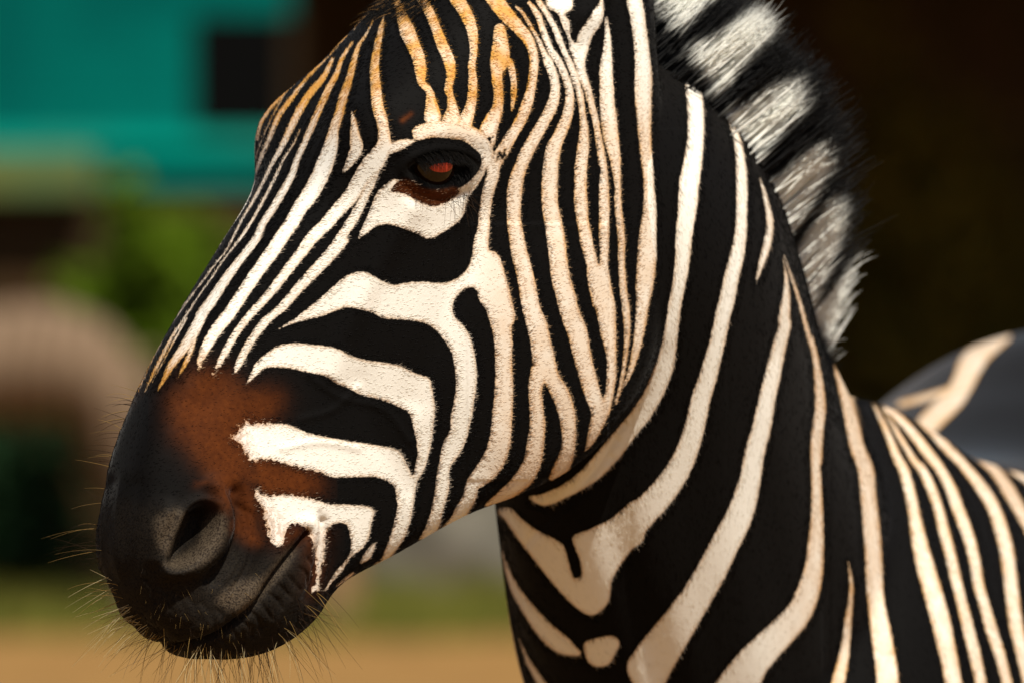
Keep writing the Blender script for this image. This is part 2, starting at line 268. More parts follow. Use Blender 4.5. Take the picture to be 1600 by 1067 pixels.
add(ribc((640,330,6),(590,420,6),(540,520,6),(520,580,6)), lambda q: 3.2*bell(q, 3, 20))
add(ribc((760,330,6),(700,470,6),(650,620,6)), lambda q: -2.2*bell(q, 3, 26))
add(ribc((880,420,10),(860,560,10),(800,680,10)), lambda q: 2.5*bell(q, 3, 60))
add(ribc((560,600,6),(590,680,6),(640,760,6)), lambda q: -1.6*bell(q, 3, 24))
add(ribc((250,760,6),(300,650,6),(380,560,6)), lambda q: -2.2*bell(q, 3, 30))
for k in range(10):
    t_ = k/9; x_, y_ = 470-130*t_, 870+125*t_
    add(ribc((x_+8, y_+2, 1.5), (x_+17+3*math.sin(k*2.1), y_+11, 1.5), (x_+25, y_+24+4*math.cos(k), 1)), lambda q: -1.8*bell(q, 1, 3.2))
for k in range(7):
    x_, y_ = 225+22*k, 905+9*k
    add(ribc((x_, y_, 1.5), (x_+14, y_+14, 1.5), (x_+20, y_+34, 1)), lambda q: -1.0*bell(q, 1, 4))
for k in range(4):
    add(ribc((352+9*k, 770+6*k, 1.5), (372+9*k, 815, 1.5), (362+8*k, 866+5*k, 1.5), (338+7*k, 905+6*k, 1)), lambda q: -1.3*bell(q, 1, 4))
for k in range(3):
    add(ribc((500+7*k, 800+14*k, 1.5), (503+9*k, 845+10*k, 1.5), (494+9*k, 890+8*k, 1)), lambda q: -1.4*bell(q, 1, 4))
for k, pts_ in enumerate([((560,605,2),(520,640,2),(470,655,2)), ((480,585,2),(530,620,2),(600,640,2),(640,690,2)), ((560,700,2),(500,690,2),(440,700,2))]):
    add(ribc(*pts_), lambda q: .9*bell(q, 1, 6))
F_DISPN = new()
def addn(sh, fn): paint(F_DISPN, sh, lambda f, q: f+fn(q), pad=90)
addn(ribc((1010,560,8),(985,680,8),(960,800,8),(990,930,8),(1040,1080,8)), lambda q: -5.0*bell(q, 4, 34))
addn(ribc((1090,300,8),(1110,480,8),(1120,700,8),(1150,900,8),(1190,1080,8)), lambda q: 4.0*bell(q, 4, 48))
addn(ribc((1230,560,8),(1270,700,8),(1300,900,8),(1310,1080,8)), lambda q: -4.5*bell(q, 4, 38))
addn(ribc((1400,760,8),(1430,900,8),(1440,1080,8)), lambda q: 4.0*bell(q, 4, 50))
for k in range(5):
    addn(ribc((985-10*k, 640+26*k, 2), (930-14*k, 735+16*k, 2), (850-8*k, 790+16*k, 1)), lambda q: -1.2*bell(q, 1, 6))
def sample(field, u, v):
    x = np.clip(u-GX0, 0, GW-2.01); y = np.clip(v-GY0, 0, GH-2.01)
    i = x.astype(int); j = y.astype(int); fx = x-i; fy = y-j
    return (field[j, i]*(1-fx)+field[j, i+1]*fx)*(1-fy)+(field[j+1, i]*(1-fx)+field[j+1, i+1]*fx)*fy

# ------------------------------------------------------------------ the zebra: frame of the head, neck and trunk
TH, PT = R(33), R(54)
HA = np.array([-math.cos(PT)*math.cos(TH), -math.cos(PT)*math.sin(TH), -math.sin(PT)])     # poll -> nose
HL = np.array([math.sin(TH), -math.cos(TH), 0.0])                                          # left cheek side
HD = np.array([-math.sin(PT)*math.cos(TH), -math.sin(PT)*math.sin(TH), math.cos(PT)])      # up out of the forehead
HO = np.array([-0.05439, 0.1, 1.66085])
REF = np.array([0.0, -6.0, 1.35])        # point the marking sheet is laid on from (a constant of the animal)
def sheet(P):
    k = 12000.0/(P[:, 1]-REF[1]); return 800+(P[:, 0]-REF[0])*k, 533.5-(P[:, 2]-REF[2])*k
def unsheet(px, py, y):
    k = (y+6)/12000; return np.array([(px-800)*k, y, 1.35-(py-533.5)*k])
def tohead(P):
    q = P-HO; return q@HA, q@HD, q@HL
def mirror_head(P):
    l = (P-HO)@HL; return P-2*l[:, None]*HL
HS = [
 (-.085, [(0,-.06),(.03,-.065),(.05,-.08),(.055,-.10),(.055,-.12),(.05,-.14),(.03,-.16),(0,-.165)]),
 (-.03, [(0,-.018),(.04,-.022),(.066,-.045),(.076,-.08),(.078,-.12),(.07,-.16),(.045,-.195),(0,-.205)]),
 (.04, [(0,.002),(.045,-.001),(.078,-.022),(.09,-.065),(.09,-.13),(.082,-.195),(.055,-.25),(0,-.265)]),
 (.11, [(0,.016),(.05,.012),(.084,-.008),(.098,-.05),(.092,-.14),(.086,-.225),(.06,-.296),(0,-.31)]),
 (.18, [(0,.023),(.055,.024),(.090,.012),(.103,-.040),(.090,-.11),(.086,-.22),(.062,-.322),(0,-.338)]),
 (.24, [(0,.016),(.04,.011),(.064,-.005),(.084,-.045),(.086,-.11),(.082,-.21),(.06,-.318),(0,-.333)]),
 (.30, [(0,.016),(.032,.013),(.052,-.002),(.068,-.05),(.076,-.11),(.073,-.2),(.052,-.296),(0,-.310)]),
 (.36, [(0,.018),(.028,.015),(.043,.000),(.055,-.05),(.061,-.11),(.060,-.18),(.044,-.256),(0,-.268)]),
 (.42, [(0,.017),(.026,.013),(.040,-.002),(.050,-.05),(.054,-.10),(.053,-.16),(.038,-.224),(0,-.236)]),
 (.47, [(0,.008),(.027,.005),(.042,-.010),(.052,-.05),(.056,-.09),(.053,-.14),(.038,-.196),(0,-.208)]),
 (.51, [(0,-.004),(.028,-.007),(.044,-.022),(.055,-.06),(.058,-.10),(.053,-.148),(.036,-.194),(0,-.204)]),
 (.545, [(0,-.022),(.027,-.026),(.042,-.040),(.051,-.07),(.053,-.105),(.048,-.145),(.032,-.180),(0,-.190)]),
 (.572, [(0,-.044),(.023,-.048),(.036,-.060),(.043,-.085),(.043,-.11),(.038,-.136),(.026,-.156),(0,-.163)]),
 (.588, [(0,-.078),(.012,-.079),(.021,-.086),(.026,-.1),(.026,-.112),(.022,-.124),(.013,-.132),(0,-.134)]),
]
def grid_faces(n, m):
    f = []
    for i in range(n-1):
        for j in range(m): f.append((i*m+j, i*m+(j+1) % m, (i+1)*m+(j+1) % m, (i+1)*m+j))
    return f
def cap(rings):
    """rings (n,m,3) -> closed mesh"""
    n, m = rings.shape[:2]; v = list(rings.reshape(-1, 3)); f = grid_faces(n, m)
    a = len(v); v.append(rings[0].mean(0)); b = len(v); v.append(rings[-1].mean(0))
    for j in range(m):
        f.append((a, (j+1) % m, j)); f.append((b, (n-1)*m+j, (n-1)*m+(j+1) % m))
    return np.array(v), f
def head_mesh():
    rings = []
    for s, prof in HS:
        full = [(l, d) for l, d in prof]+[(-l, d) for l, d in prof[-2:0:-1]]
        c = crom_closed(full, 7); rings.append(np.column_stack([np.full(len(c), s), c]))
    rings = np.array(rings); n, m, _ = rings.shape
    sm_ = crom(rings.reshape(n, -1), 7).reshape(-1, m, 3)
    P = HO+sm_[..., :1]*HA+sm_[..., 1:2]*HL+sm_[..., 2:3]*HD
    return cap(P)
# neck stations: sheet x, sheet y, depth, heading, half width, ventral depth, dorsal depth
NS = [
 (800, 110, .150, 54, .070, .090, .090),
 (880, 230, .165, 50, .082, .120, .120),
 (965, 380, .215, 44, .096, .140, .150),
 (1015, 540, .285, 37, .110, .160, .170),
 (1048, 720, .365, 30, .127, .182, .195),
 (1100, 900, .470, 25, .150, .205, .230),
 (1175, 1080, .600, 22, .165, .205, .240),
]
def neck_mesh():
    st = crom(np.array([(*unsheet(a, b, c), d, e, f, g) for a, b, c, d, e, f, g in NS]), 8)
    C = st[:, :3]; T = np.gradient(C, axis=0); T /= np.linalg.norm(T, axis=1)[:, None]; rings = []
    an = np.linspace(0, 2*np.pi, 56, endpoint=False)
    for i in range(len(st)):
        h = R(st[i, 3]); f = np.array([-math.sin(h), -math.cos(h), 0])
        v = f-(f@T[i])*T[i]; v /= np.linalg.norm(v)
        lat = np.cross(T[i], v); lat /= np.linalg.norm(lat)
        if lat[0] < 0: lat = -lat
        b, cv, cd = st[i, 4:7]
        c, s = np.cos(an), np.sin(an)
        dep = np.where(c > 0, cv, cd)*np.sign(c)*np.abs(c)**.95
        wid = b*np.sign(s)*np.abs(s)**.85*np.where(c < 0, 1-.38*np.abs(c)**1.6, 1-.12*np.abs(c)**2)   # narrows to the crest
        rings.append(C[i]+dep[:, None]*v+wid[:, None]*lat)
    return cap(np.array(rings))
BH = R(17.8); BF = np.array([-math.sin(BH), -math.cos(BH), 0]); BR = np.array([math.cos(BH), -math.sin(BH), 0])
BO = np.array([0.19, 0.47, 0.0])         # foot point under the front of the chest
# trunk stations: distance back, half width, top z, bottom z
BS = [(-.10,.07,1.08,.86),(-.06,.13,1.16,.80),(.02,.185,1.235,.72),(.12,.22,1.275,.68),(.24,.245,1.305,.66),(.36,.27,1.28,.64),(.55,.295,1.25,.60),(.80,.30,1.245,.60),(1.0,.30,1.30,.64),(1.2,.30,1.362,.68),(1.36,.26,1.345,.74),(1.48,.18,1.26,.84),(1.53,.07,1.13,.94)]
def trunk_mesh():
    st = crom(np.array(BS), 6); rings = []; an = np.linspace(0, 2*np.pi, 60, endpoint=False)
    for t, b, z1, z0 in st:
        c, s = np.cos(an), np.sin(an); zc = z0+(z1-z0)*.50
        k_ = np.clip((.75-t)/.3, 0, 1); z = zc+np.where(c > 0, z1-zc, zc-z0)*np.sign(c)*np.abs(c)**np.where(c > 0, .80+.10*k_, .92)
        wd = b*np.sign(s)*np.abs(s)**.86*np.where(c > 0, 1-(.16+.10*k_)*np.abs(c)**2, 1)
        rings.append(np.column_stack([BO[0]-t*BF[0]+wd*BR[0], BO[1]-t*BF[1]+wd*BR[1], z]))
    return cap(np.array(rings))
def tube_mesh(C, rx, ry, side, m=20):
    """C centres, rx along side, ry along the other"""
    C = np.asarray(C, float); T = np.gradient(C, axis=0); T /= np.linalg.norm(T, axis=1)[:, None]; rings = []
    an = np.linspace(0, 2*np.pi, m, endpoint=False)
    for i in range(len(C)):
        a = side-(side@T[i])*T[i]; a /= np.linalg.norm(a); b = np.cross(T[i], a)
        rings.append(C[i]+rx[i]*np.cos(an)[:, None]*a+ry[i]*np.sin(an)[:, None]*b)
    return cap(np.array(rings))
def leg_mesh(t, side, hind):
    base = BO-t*BF+side*.125*BR
    if not hind: k = [(0,.95,.085,.12),(.0,.80,.075,.10),(.01,.62,.052,.062),(.015,.46,.045,.05),(.01,.41,.042,.046),(.0,.34,.032,.034),(-.0,.18,.028,.032),(.012,.12,.034,.038),(.03,.07,.03,.034),(.045,.035,.03,.034)]
    else: k = [(.05,1.0,.12,.18),(.09,.85,.11,.15),(.06,.70,.075,.10),(-.03,.58,.055,.075),(-.09,.50,.042,.058),(-.10,.44,.04,.05),(-.07,.32,.034,.038),(-.05,.18,.03,.034),(-.035,.12,.035,.04),(-.02,.07,.032,.036),(-.005,.035,.032,.036)]
    q = crom(np.array(k), 4)
    C = np.array([base+f*BF+np.array([0, 0, z]) for f, z, _, _ in q])
    return tube_mesh(C, q[:, 2], q[:, 3], BR)
EAR = []
def ear_mesh(sgn):
    # broad cupped ear standing up from behind the poll
    base = HO+(-.005)*HA+(-.085)*HD+sgn*.068*HL
    up = np.array([0.10, .10, 1.0])+sgn*.16*HL; up /= np.linalg.norm(up)
    face = HL*sgn*.75-BR*0+np.array([0, -.35, 0]); face -= (face@up)*up; face /= np.linalg.norm(face); wd = np.cross(up, face)
    rings = []
    for t in np.linspace(-.16, 1, 22):
        h = t*.17; wv = .038*(max(0.0, 1-((t-.38)/.66)**2))**.6+.004 if t > 0 else .024+.014*(t+.16)/.16
        th = .012*(1-.6*max(t, 0)); cupd = .020*max(0, min(1, t*4))*(1-.5*max(t, 0))
        an = np.linspace(0, 2*np.pi, 28, endpoint=False); x = np.cos(an)*wv; y = np.sin(an)*th+cupd*(np.cos(an)**2-.5)
        if t <= .02: y = np.sin(an)*(.026-.02*max(0, t+.02))
        rings.append(base+h*up+x[:, None]*wd+y[:, None]*face)
    return cap(np.array(rings))

MH, MN = head_mesh(), neck_mesh()
pieces = [MH, MN, trunk_mesh()]+[leg_mesh(.12, s, False) for s in (-1, 1)]+[leg_mesh(1.22, s, True) for s in (-1, 1)]+[ear_mesh(1), ear_mesh(-1)]
V, F = [], []
for v, f in pieces:
    o = len(V); V += list(v); F += [tuple(i+o for i in q) for q in f]
tmp = mesh_obj('tmp', V, F)
md = tmp.modifiers.new('r', 'REMESH'); md.mode = 'VOXEL'; md.voxel_size = .005; md.adaptivity = 0
m2 = tmp.modifiers.new('s', 'SMOOTH'); m2.iterations = 7; m2.factor = .5
dg = bpy.context.evaluated_depsgraph_get()
me = bpy.data.meshes.new_from_object(tmp.evaluated_get(dg))
bpy.data.objects.remove(tmp)
BVH_H = BVHTree.FromPolygons([Vector(v) for v in MH[0]], MH[1]); BVH_N = BVHTree.FromPolygons([Vector(v) for v in MN[0]], MN[1])
bm = bmesh.new(); bm.from_mesh(me); bpy.data.meshes.remove(me)
def in_head(c):
    s, d, l = tohead(c); return (s > -.06) & (s < .62) & (d > -.37) & (d < .06) & (np.abs(l) < .12)
def in_neck(c):
    u, v = sheet(c); return ~in_head(c) & (u > -40) & (u < 1680) & (v > -60) & (v < 1110) & (c[:, 1] < .95)
def sub(test, cuts):
    fs = bm.faces[:]; ok = test(np.array([f.calc_center_median()[:] for f in fs])); es = set()
    for f, k in zip(fs, ok):
        if k: es.update(f.edges)
    bmesh.ops.subdivide_edges(bm, edges=list(es), cuts=cuts, use_grid_fill=True)
sub(in_neck, 1); sub(in_head, 3)
bmesh.ops.triangulate(bm, faces=[f for f in bm.faces if len(f.verts) > 4])
body_me = bpy.data.meshes.new('body'); bm.to_mesh(body_me); bm.free()
nv = len(body_me.vertices); P = np.empty(nv*3, np.float32); body_me.vertices.foreach_get('co', P); P = P.reshape(-1, 3).astype(float)
ed = np.empty(len(body_me.edges)*2, np.int32); body_me.edges.foreach_get('vertices', ed); ed = ed.reshape(-1, 2)
deg = np.bincount(ed.ravel(), minlength=nv).astype(float)[:, None]
def laplace(X, it, lam=.5):
    for _ in range(it):
        S = np.zeros_like(X)
        for k in range(3):
            S[:, k] = np.bincount(ed[:, 0], X[ed[:, 1], k], nv)+np.bincount(ed[:, 1], X[ed[:, 0], k], nv)
        X = X+lam*(S/deg-X)
    return X
P = laplace(P, 16)
def set_co(P): body_me.vertices.foreach_set('co', P.astype(np.float32).ravel()); body_me.update()
def normals():
    n = np.empty(nv*3, np.float32); body_me.vertices.foreach_get('normal', n); return n.reshape(-1, 3).astype(float)
set_co(P); Nn = normals()
# head or neck?
u, v = sheet(P); s_, d_, l_ = tohead(P)
cand = np.where((s_ > -.12) & (s_ < .65) & (d_ > -.45) & (np.abs(l_) < .2))[0]
is_head = np.zeros(nv, bool)
for i in cand:
    q = Vector(P[i]); a = BVH_H.find_nearest(q)[3]; b = BVH_N.find_nearest(q)[3]
    is_head[i] = a < b
ear_v = (s_ < .03) & (P[:, 2] > HO[2]-.12) & (np.abs(l_) > .045)
is_head |= ear_v
um, vm = sheet(mirror_head(P)); far = l_ < 0
hu, hv = np.where(far, um, u), np.where(far, vm, v)
dsp = np.where(is_head, sample(F_DISP, hu, hv), np.where(P[:, 1] < .95, sample(F_DISPN, u, v)*np.clip((Nn*(REF-P)).sum(1)/6, 0, 1), 0))/1000
# crease under the jaw, neck muscles and chest relief come from the shapes themselves; fine skin folds on the neck:
P0 = P.copy()
EYE_P = {}
for sgn, uu, vv, msk in ((1, u, v, ~far), (-1, um, vm, far)):
    k = np.where(is_head & msk & (np.abs(l_) > .05))[0]; j = k[np.argmin((uu[k]-692)**2+(vv[k]-262)**2)]; EYE_P[sgn] = (P[j].copy(), Nn[j].copy())
P = P+Nn*dsp[:, None]
P = np.where(is_head[:, None], laplace(P, 2, .4), P)
set_co(P); body_me.polygons.foreach_set('use_smooth', [True]*len(body_me.polygons)); Nn = normals()

# markings per vertex
def body_coords(P):
    q = P-BO; return -(q@BF), q@BR, P[:, 2]
def generic_sd(P):
    """stripes of trunk and legs, in sheet units"""
    t, lat, z = body_coords(P)
    wob = .035*np.sin(z*9+t*3)+.02*np.sin(z*21+1.3+t*7)
    tilt = np.clip((t-.75)/.6, 0, 1)
    trunk = np.sin((t+wob+tilt*(.9*(1.2-z)))*2*np.pi/np.where(t > .75, .15, .105))
    legs = np.sin((z+wob*.4)*2*np.pi/.075)
    k = np.clip((.78-z)/.12, 0, 1); k = np.where((t > .3) & (t < 1.0), 0, k)
    chest = np.sin((z-.55*np.abs(lat)+.4*wob)*2*np.pi/.115); kc = np.clip((.16-t)/.16, 0, 1)*(1-k)
    trunk = trunk*(1-kc)+chest*kc
    return (trunk*(1-k)+legs*k-.15)*18
def coat(P, N, head):
    u, v = sheet(P); um, vm = sheet(mirror_head(P)); s_, d_, l_ = tohead(P)
    tocam = REF-P; tocam /= np.linalg.norm(tocam, axis=1)[:, None]
    facing = (N*tocam).sum(1)
    use_m = head & (l_ < 0) & (facing < .10)
    hu, hv = np.where(use_m, um, u), np.where(use_m, vm, v)
    sdh = sample(SD_HEAD, hu, hv)
    # far side of the neck: mirrored over the neck's own middle plane
    t, lat, z = body_coords(P)
    back = (~head) & (facing < .05) & (P[:, 1] < 1.0)
    Pm = P-2*(np.clip(lat, -9, 0)*1.0)[:, None]*BR
    u2, v2 = sheet(Pm)
    nu, nv2 = np.where(back, u2, u), np.where(back, v2, v)
    sdn = sample(SD_NECK, nu, nv2)
    g = generic_sd(P)
    rump = np.clip((P[:, 1]-1.0)/.1, 0, 1)
    sdn = sdn*(1-rump)+np.where(back, g, sample(SD_RUMP, u, v))*rump
    out = np.clip(np.maximum(np.maximum(nu-1660, nv2-1090)/30, np.where(P[:, 1] > 1.0, (v-760)/60, 0)), 0, 1)
    sdn = sdn*(1-out)+g*out
    sd = np.where(head, sdh, sdn)
    far = (l_ < 0)
    cu, cv = np.where(far, um, u), np.where(far, vm, v)
    br = np.where(head, sample(F_BROWN, cu, cv), 0); sk = np.where(head, sample(F_SKIN, cu, cv), 0)
    sd = sd-np.where(head, 1.0*np.clip((520-cu)/100, 0, 1), 0)
    # ochre tint of the pale hair: strong on the forehead, light elsewhere
    och = np.where(head, np.clip((245-cv)/105, 0, .92)*np.clip((cu-405)/70, 0, 1)*np.clip((860-cu)/50, 0, 1), 0)
    och = np.maximum(och, np.where(head, np.maximum(.36*np.clip((cu-735)/50, 0, 1)*np.clip((cv-100)/100, 0, 1), .75*np.clip((cv-500)/90, 0, 1)*np.clip((345-cu)/60, 0, 1)), np.clip((nu-1190)/250, 0, .40)))
    och = np.maximum(och, np.where(~head & (P[:, 1] > 1.0), .6, 0))
    return sd, br, sk, och
sd, br, sk, och = coat(P, Nn, is_head)
for nm, arr in (('stripe', sd), ('rump_sheen', np.clip((P[:, 1]-.95)/.15, 0, 1)), ('russet', br), ('bare_skin', sk), ('ochre', och)):
    a = body_me.attributes.new(nm, 'FLOAT', 'POINT'); a.data.foreach_set('value', arr.astype(np.float32))

# ------------------------------------------------------------------ coat material
BLACK = np.array([.0034, .0030, .0028]); PALE = np.array([.79, .76, .69]); OCHRE = np.array([.56, .285, .065]); RUSSET = np.array([.058, .0135, .0026]); SKINC = np.array([.074, .055, .036])
def coat_material():
    m = material('zebra_coat', (.5, .5, .5), .62, .05); t = m.node_tree; b = t.nodes['Principled BSDF']; L = t.links.new
    b.inputs['Sheen Weight'].default_value = .22; b.inputs['Sheen Roughness'].default_value = .30
    def attr(n):
        q = t.nodes.new('ShaderNodeAttribute'); q.attribute_name = n; return q.outputs['Fac']
    def noise(scale, detail, stretch=(1, 1, 1)):
        tc = t.nodes.new('ShaderNodeTexCoord'); mp = t.nodes.new('ShaderNodeMapping'); mp.inputs['Scale'].default_value = stretch
        n = t.nodes.new('ShaderNodeTexNoise'); n.inputs['Scale'].default_value = scale; n.inputs['Detail'].default_value = detail
        L(tc.outputs['Object'], mp.inputs[0]); L(mp.outputs[0], n.inputs['Vector']); return n.outputs[0]
    def math_(op, a, bb):
        q = t.nodes.new('ShaderNodeMath'); q.operation = op
        for i, x in enumerate((a, bb)):
            if isinstance(x, (int, float)): q.inputs[i].default_value = x
            else: L(x, q.inputs[i])
        return q.outputs[0]
    def rng_(x, a, bb, c=0, d=1):
        q = t.nodes.new('ShaderNodeMapRange'); L(x, q.inputs[0])
        for i, y in enumerate((a, bb, c, d)): q.inputs[i+1].default_value = y
        return q.outputs[0]
    def mix(f, a, bb):
        q = t.nodes.new('ShaderNodeMix'); q.data_type = 'RGBA'; L(f, q.inputs[0])
        for i, x in ((6, a), (7, bb)):
            if isinstance(x, np.ndarray): q.inputs[i].default_value = (*x, 1)
            else: L(x, q.inputs[i])
        return q.outputs[2]
    n1 = noise(520, 2, (1, 1, .45)); n2 = noise(60, 4); n3 = noise(1100, 1, (1, 1, .35)); n4 = noise(260, 3)
    st = math_('ADD', attr('stripe'), math_('MULTIPLY', math_('SUBTRACT', n1, .5), 4.0))
    st = math_('ADD', st, math_('MULTIPLY', attr('russet'), math_('MULTIPLY', math_('SUBTRACT', n4, .55), 42.0)))
    white = rng_(st, -.4, 1.6)
    edge = rng_(st, 0.5, 5.5, 1.0, 0.0)                                  # pale hair is stained at the rim of each stripe
    oc = math_('MINIMUM', math_('ADD', attr('ochre'), math_('MULTIPLY', edge, .5)), 1.0)
    oc = math_('MULTIPLY', oc, rng_(n2, .3, .62, .55, 1.05))
    pale = mix(oc, PALE, OCHRE)
    pale = mix(rng_(n3, .55, .80, 0, .12), pale, np.array([.42, .33, .22]))
    rus = mix(math_('MULTIPLY', rng_(n4, .2, .8, .25, .8), rng_(n2, .25, .6, .6, 1)), np.array([.034, .0072, .0016]), np.array([.13, .034, .006]))
    dark = mix(attr('russet'), BLACK, rus)
    n7 = noise(700, 3)
    sk_ = mix(rng_(n7, .42, .66), SKINC, np.array([.014, .010, .008]))
    dark = mix(attr('bare_skin'), dark, sk_)
    rust_edge = math_('MULTIPLY', attr('russet'), math_('MAXIMUM', rng_(st, 0, 12, 1, 0), rng_(n4, .44, .56, 0, .9)))
    pale = mix(rust_edge, pale, np.array([.30, .12, .03]))
    col = mix(white, dark, pale); L(col, b.inputs['Base Color'])
    bp = t.nodes.new('ShaderNodeBump'); bp.inputs['Strength'].default_value = .16; bp.inputs['Distance'].default_value = .0012
    L(math_('ADD', n3, math_('MULTIPLY', math_('ADD', n4, n7), math_('ADD', math_('MULTIPLY', attr('bare_skin'), 7.0), .3))), bp.inputs['Height']); L(bp.outputs[0], b.inputs['Normal'])
    L(rng_(attr('bare_skin'), 0, 1, .70, .58), b.inputs['Roughness']); L(math_('ADD', rng_(attr('bare_skin'), 0, .2, .10, 0.0), math_('MULTIPLY', attr('rump_sheen'), .35)), b.inputs['Sheen Weight'])  # sheen raised over the rump to put its sky gleam into the coat
    return m
MAT_COAT = coat_material()
def hair_material(name, rough=.45, spec=.35, trans=.35):
    m = material(name, (.5, .5, .5), rough, spec); t = m.node_tree; b = t.nodes['Principled BSDF']
    a = t.nodes.new('ShaderNodeAttribute'); a.attribute_name = 'hair_colour'
    tr = t.nodes.new('ShaderNodeBsdfTranslucent'); mx = t.nodes.new('ShaderNodeMixShader'); mx.inputs[0].default_value = trans
    t.links.new(a.outputs['Color'], b.inputs['Base Color']); t.links.new(a.outputs['Color'], tr.inputs['Color'])
    t.links.new(b.outputs[0], mx.inputs[1]); t.links.new(tr.outputs[0], mx.inputs[2])
    t.links.new(mx.outputs[0], t.nodes['Material Output'].inputs['Surface']); return m
MAT_HAIR = hair_material('zebra_hair', .42, .10, .42); MAT_MANE = hair_material('mane_hair', .45, .12, .30)

zebra = tag(empty('zebra', (BO[0], BO[1], 0)), 'zebra standing close in front with its head lowered and turned aside', 'zebra')
ZI = Vector((-BO[0], -BO[1], 0))
def adopt(o):
    o.parent = zebra; o.location = ZI; return o
body = bpy.data.objects.new('body', body_me); COL.objects.link(body); body_me.materials.append(MAT_COAT); adopt(body)

# hooves
MAT_HOOF = noisy('hoof_horn', (.03, .026, .022), (.05, .04, .033), 30, .5)
for t, hind in ((.12, 0), (1.22, 1)):
    for sgn in (-1, 1):
        base = BO-t*BF+sgn*.125*BR; off = -.005 if hind else .045
        q = np.array([(off, .06, .034, .038), (off+.012, .03, .042, .047), (off+.022, .0, .048, .054)])
        C = np.array([base+f*BF+np.array([0, 0, z]) for f, z, _, _ in q])
        vv, ff = tube_mesh(C, q[:, 2], q[:, 3], BR, 24); adopt(mesh_obj('hoof', vv, ff, MAT_HOOF))

# ------------------------------------------------------------------ eyes
MAT_EYE = material('eye_iris_glint', (.02, .008, .004), .05, .06)
t = MAT_EYE.node_tree; b = t.nodes['Principled BSDF']
tc = t.nodes.new('ShaderNodeTexCoord'); sx = t.nodes.new('ShaderNodeSeparateXYZ'); t.links.new(tc.outputs['Object'], sx.inputs[0])
n = t.nodes.new('ShaderNodeTexNoise'); n.inputs['Scale'].default_value = 300
mr = t.nodes.new('ShaderNodeMapRange'); mr.inputs[1].default_value = .0; mr.inputs[2].default_value = 1
vm_ = t.nodes.new('ShaderNodeVectorMath'); vm_.operation = 'MULTIPLY'; vm_.inputs[1].default_value = (1/.0118, 1/.0042, 0)   # slot of red glint painted into the eye colour
ln = t.nodes.new('ShaderNodeVectorMath'); ln.operation = 'LENGTH'
t.links.new(tc.outputs['Object'], vm_.inputs[0]); t.links.new(vm_.outputs[0], ln.inputs[0])
cr = t.nodes.new('ShaderNodeValToRGB'); e = cr.color_ramp.elements
e[0].position = .40; e[0].color = (.45, .045, .022, 1); e[1].position = .47; e[1].color = (.006, .0025, .002, 1)
x = e.new(.36); x.color = (.36, .034, .018, 1); x = e.new(.7); x.color = (.010, .004, .002, 1)
dv = t.nodes.new('ShaderNodeMath'); dv.operation = 'MULTIPLY'; dv.inputs[1].default_value = .5
t.links.new(ln.outputs['Value'], dv.inputs[0]); t.links.new(dv.outputs[0], cr.inputs[0]); t.links.new(cr.outputs[0], b.inputs['Base Color'])
b.inputs['Coat Weight'].default_value = .6; b.inputs['Coat Roughness'].default_value = .02
ER = .0225
for sgn in (1, -1):
    p, nrm = EYE_P[sgn]; c = p-nrm*(ER-.0008)
    bm = bmesh.new(); bmesh.ops.create_uvsphere(bm, u_segments=48, v_segments=32, radius=ER)
    o = bm_obj('eye', bm, MAT_EYE, None, smooth=True); o.parent = zebra
    zl = Vector(nrm).normalized(); ax = Vector((1, 0, -.04)) if sgn > 0 else Vector(np.array([1, 0, -.04])-2*(HL[0])*HL); ax = (ax-ax.dot(zl)*zl).normalized(); ay = zl.cross(ax)
    Mx = Matrix((ax, ay, zl)).transposed().to_4x4(); Mx.translation = Vector(c)+ZI; o.matrix_local = Mx
# eyelashes of the near and far eye
pl = []
lid = np.array([(350,500),(420,455),(500,430),(600,415),(700,420),(790,445),(870,500)], float)
lid = crom(lid, 26); lid = np.column_stack([590+lid[:, 0]*.1686, 170+lid[:, 1]*.1686])
kd = np.where(is_head & (l_ > .05))[0]; uu, vv = sheet(P[kd])
for a in lid:
    for _ in range(2):
        j = kd[np.argmin((uu-a[0]-rng.normal(0, 1.2))**2+(vv-a[1]+2-rng.normal(0, 1.5))**2)]
        p0 = P[j]; L0 = rng.uniform(.010, .016); nn = EYE_P[1][1]
        pts = [p0-nn*.001]
        for k in range(1, 5): pts.append(pts[0]+L0*(k/4)*(nn*.85+np.array([rng.normal(0, .08)+.15, 0, -.15]))+np.array([0, 0, -.45*L0*(k/4)**2]))
        pl.append(pts)
pl = np.array(pl); plm = mirror_head(pl.reshape(-1, 3)).reshape(pl.shape)
pl = np.vstack([pl, plm])
tag(adopt(hair_object('eyelashes', pl, np.linspace(.00022, .00005, 5), np.tile([.006, .005, .004], (len(pl), 1)), MAT_HAIR, None)), kind='stuff')

# ------------------------------------------------------------------ short coat hair
body_me.calc_loop_triangles()
T = np.empty(len(body_me.loop_triangles)*3, np.int32); body_me.loop_triangles.foreach_get('vertices', T); T = T.reshape(-1, 3)
Ctri = P[T].mean(1); Ntri = Nn[T].mean(1); ut, vt = sheet(Ctri)
area = .5*np.linalg.norm(np.cross(P[T[:, 1]]-P[T[:, 0]], P[T[:, 2]]-P[T[:, 0]]), axis=1)
tc_ = REF-Ctri; tc_ /= np.linalg.norm(tc_, axis=1)[:, None]; fac = (Ntri*tc_).sum(1)
hd = is_head[T].mean(1) > .5
skt = sk[T].mean(1)
wgt = area*np.where(hd, 1.0, .55)*(fac > -.35)*(ut > -150)*(ut < 1750)*(vt > -150)*(vt < 1200)*(Ctri[:, 1] < .95)*(1-.85*np.clip(skt, 0, 1))
smn = np.abs(sd[T].mean(1)); wgt = wgt*np.where((smn < 9) | (fac < .25), 1.0, .16)
NH = 250000
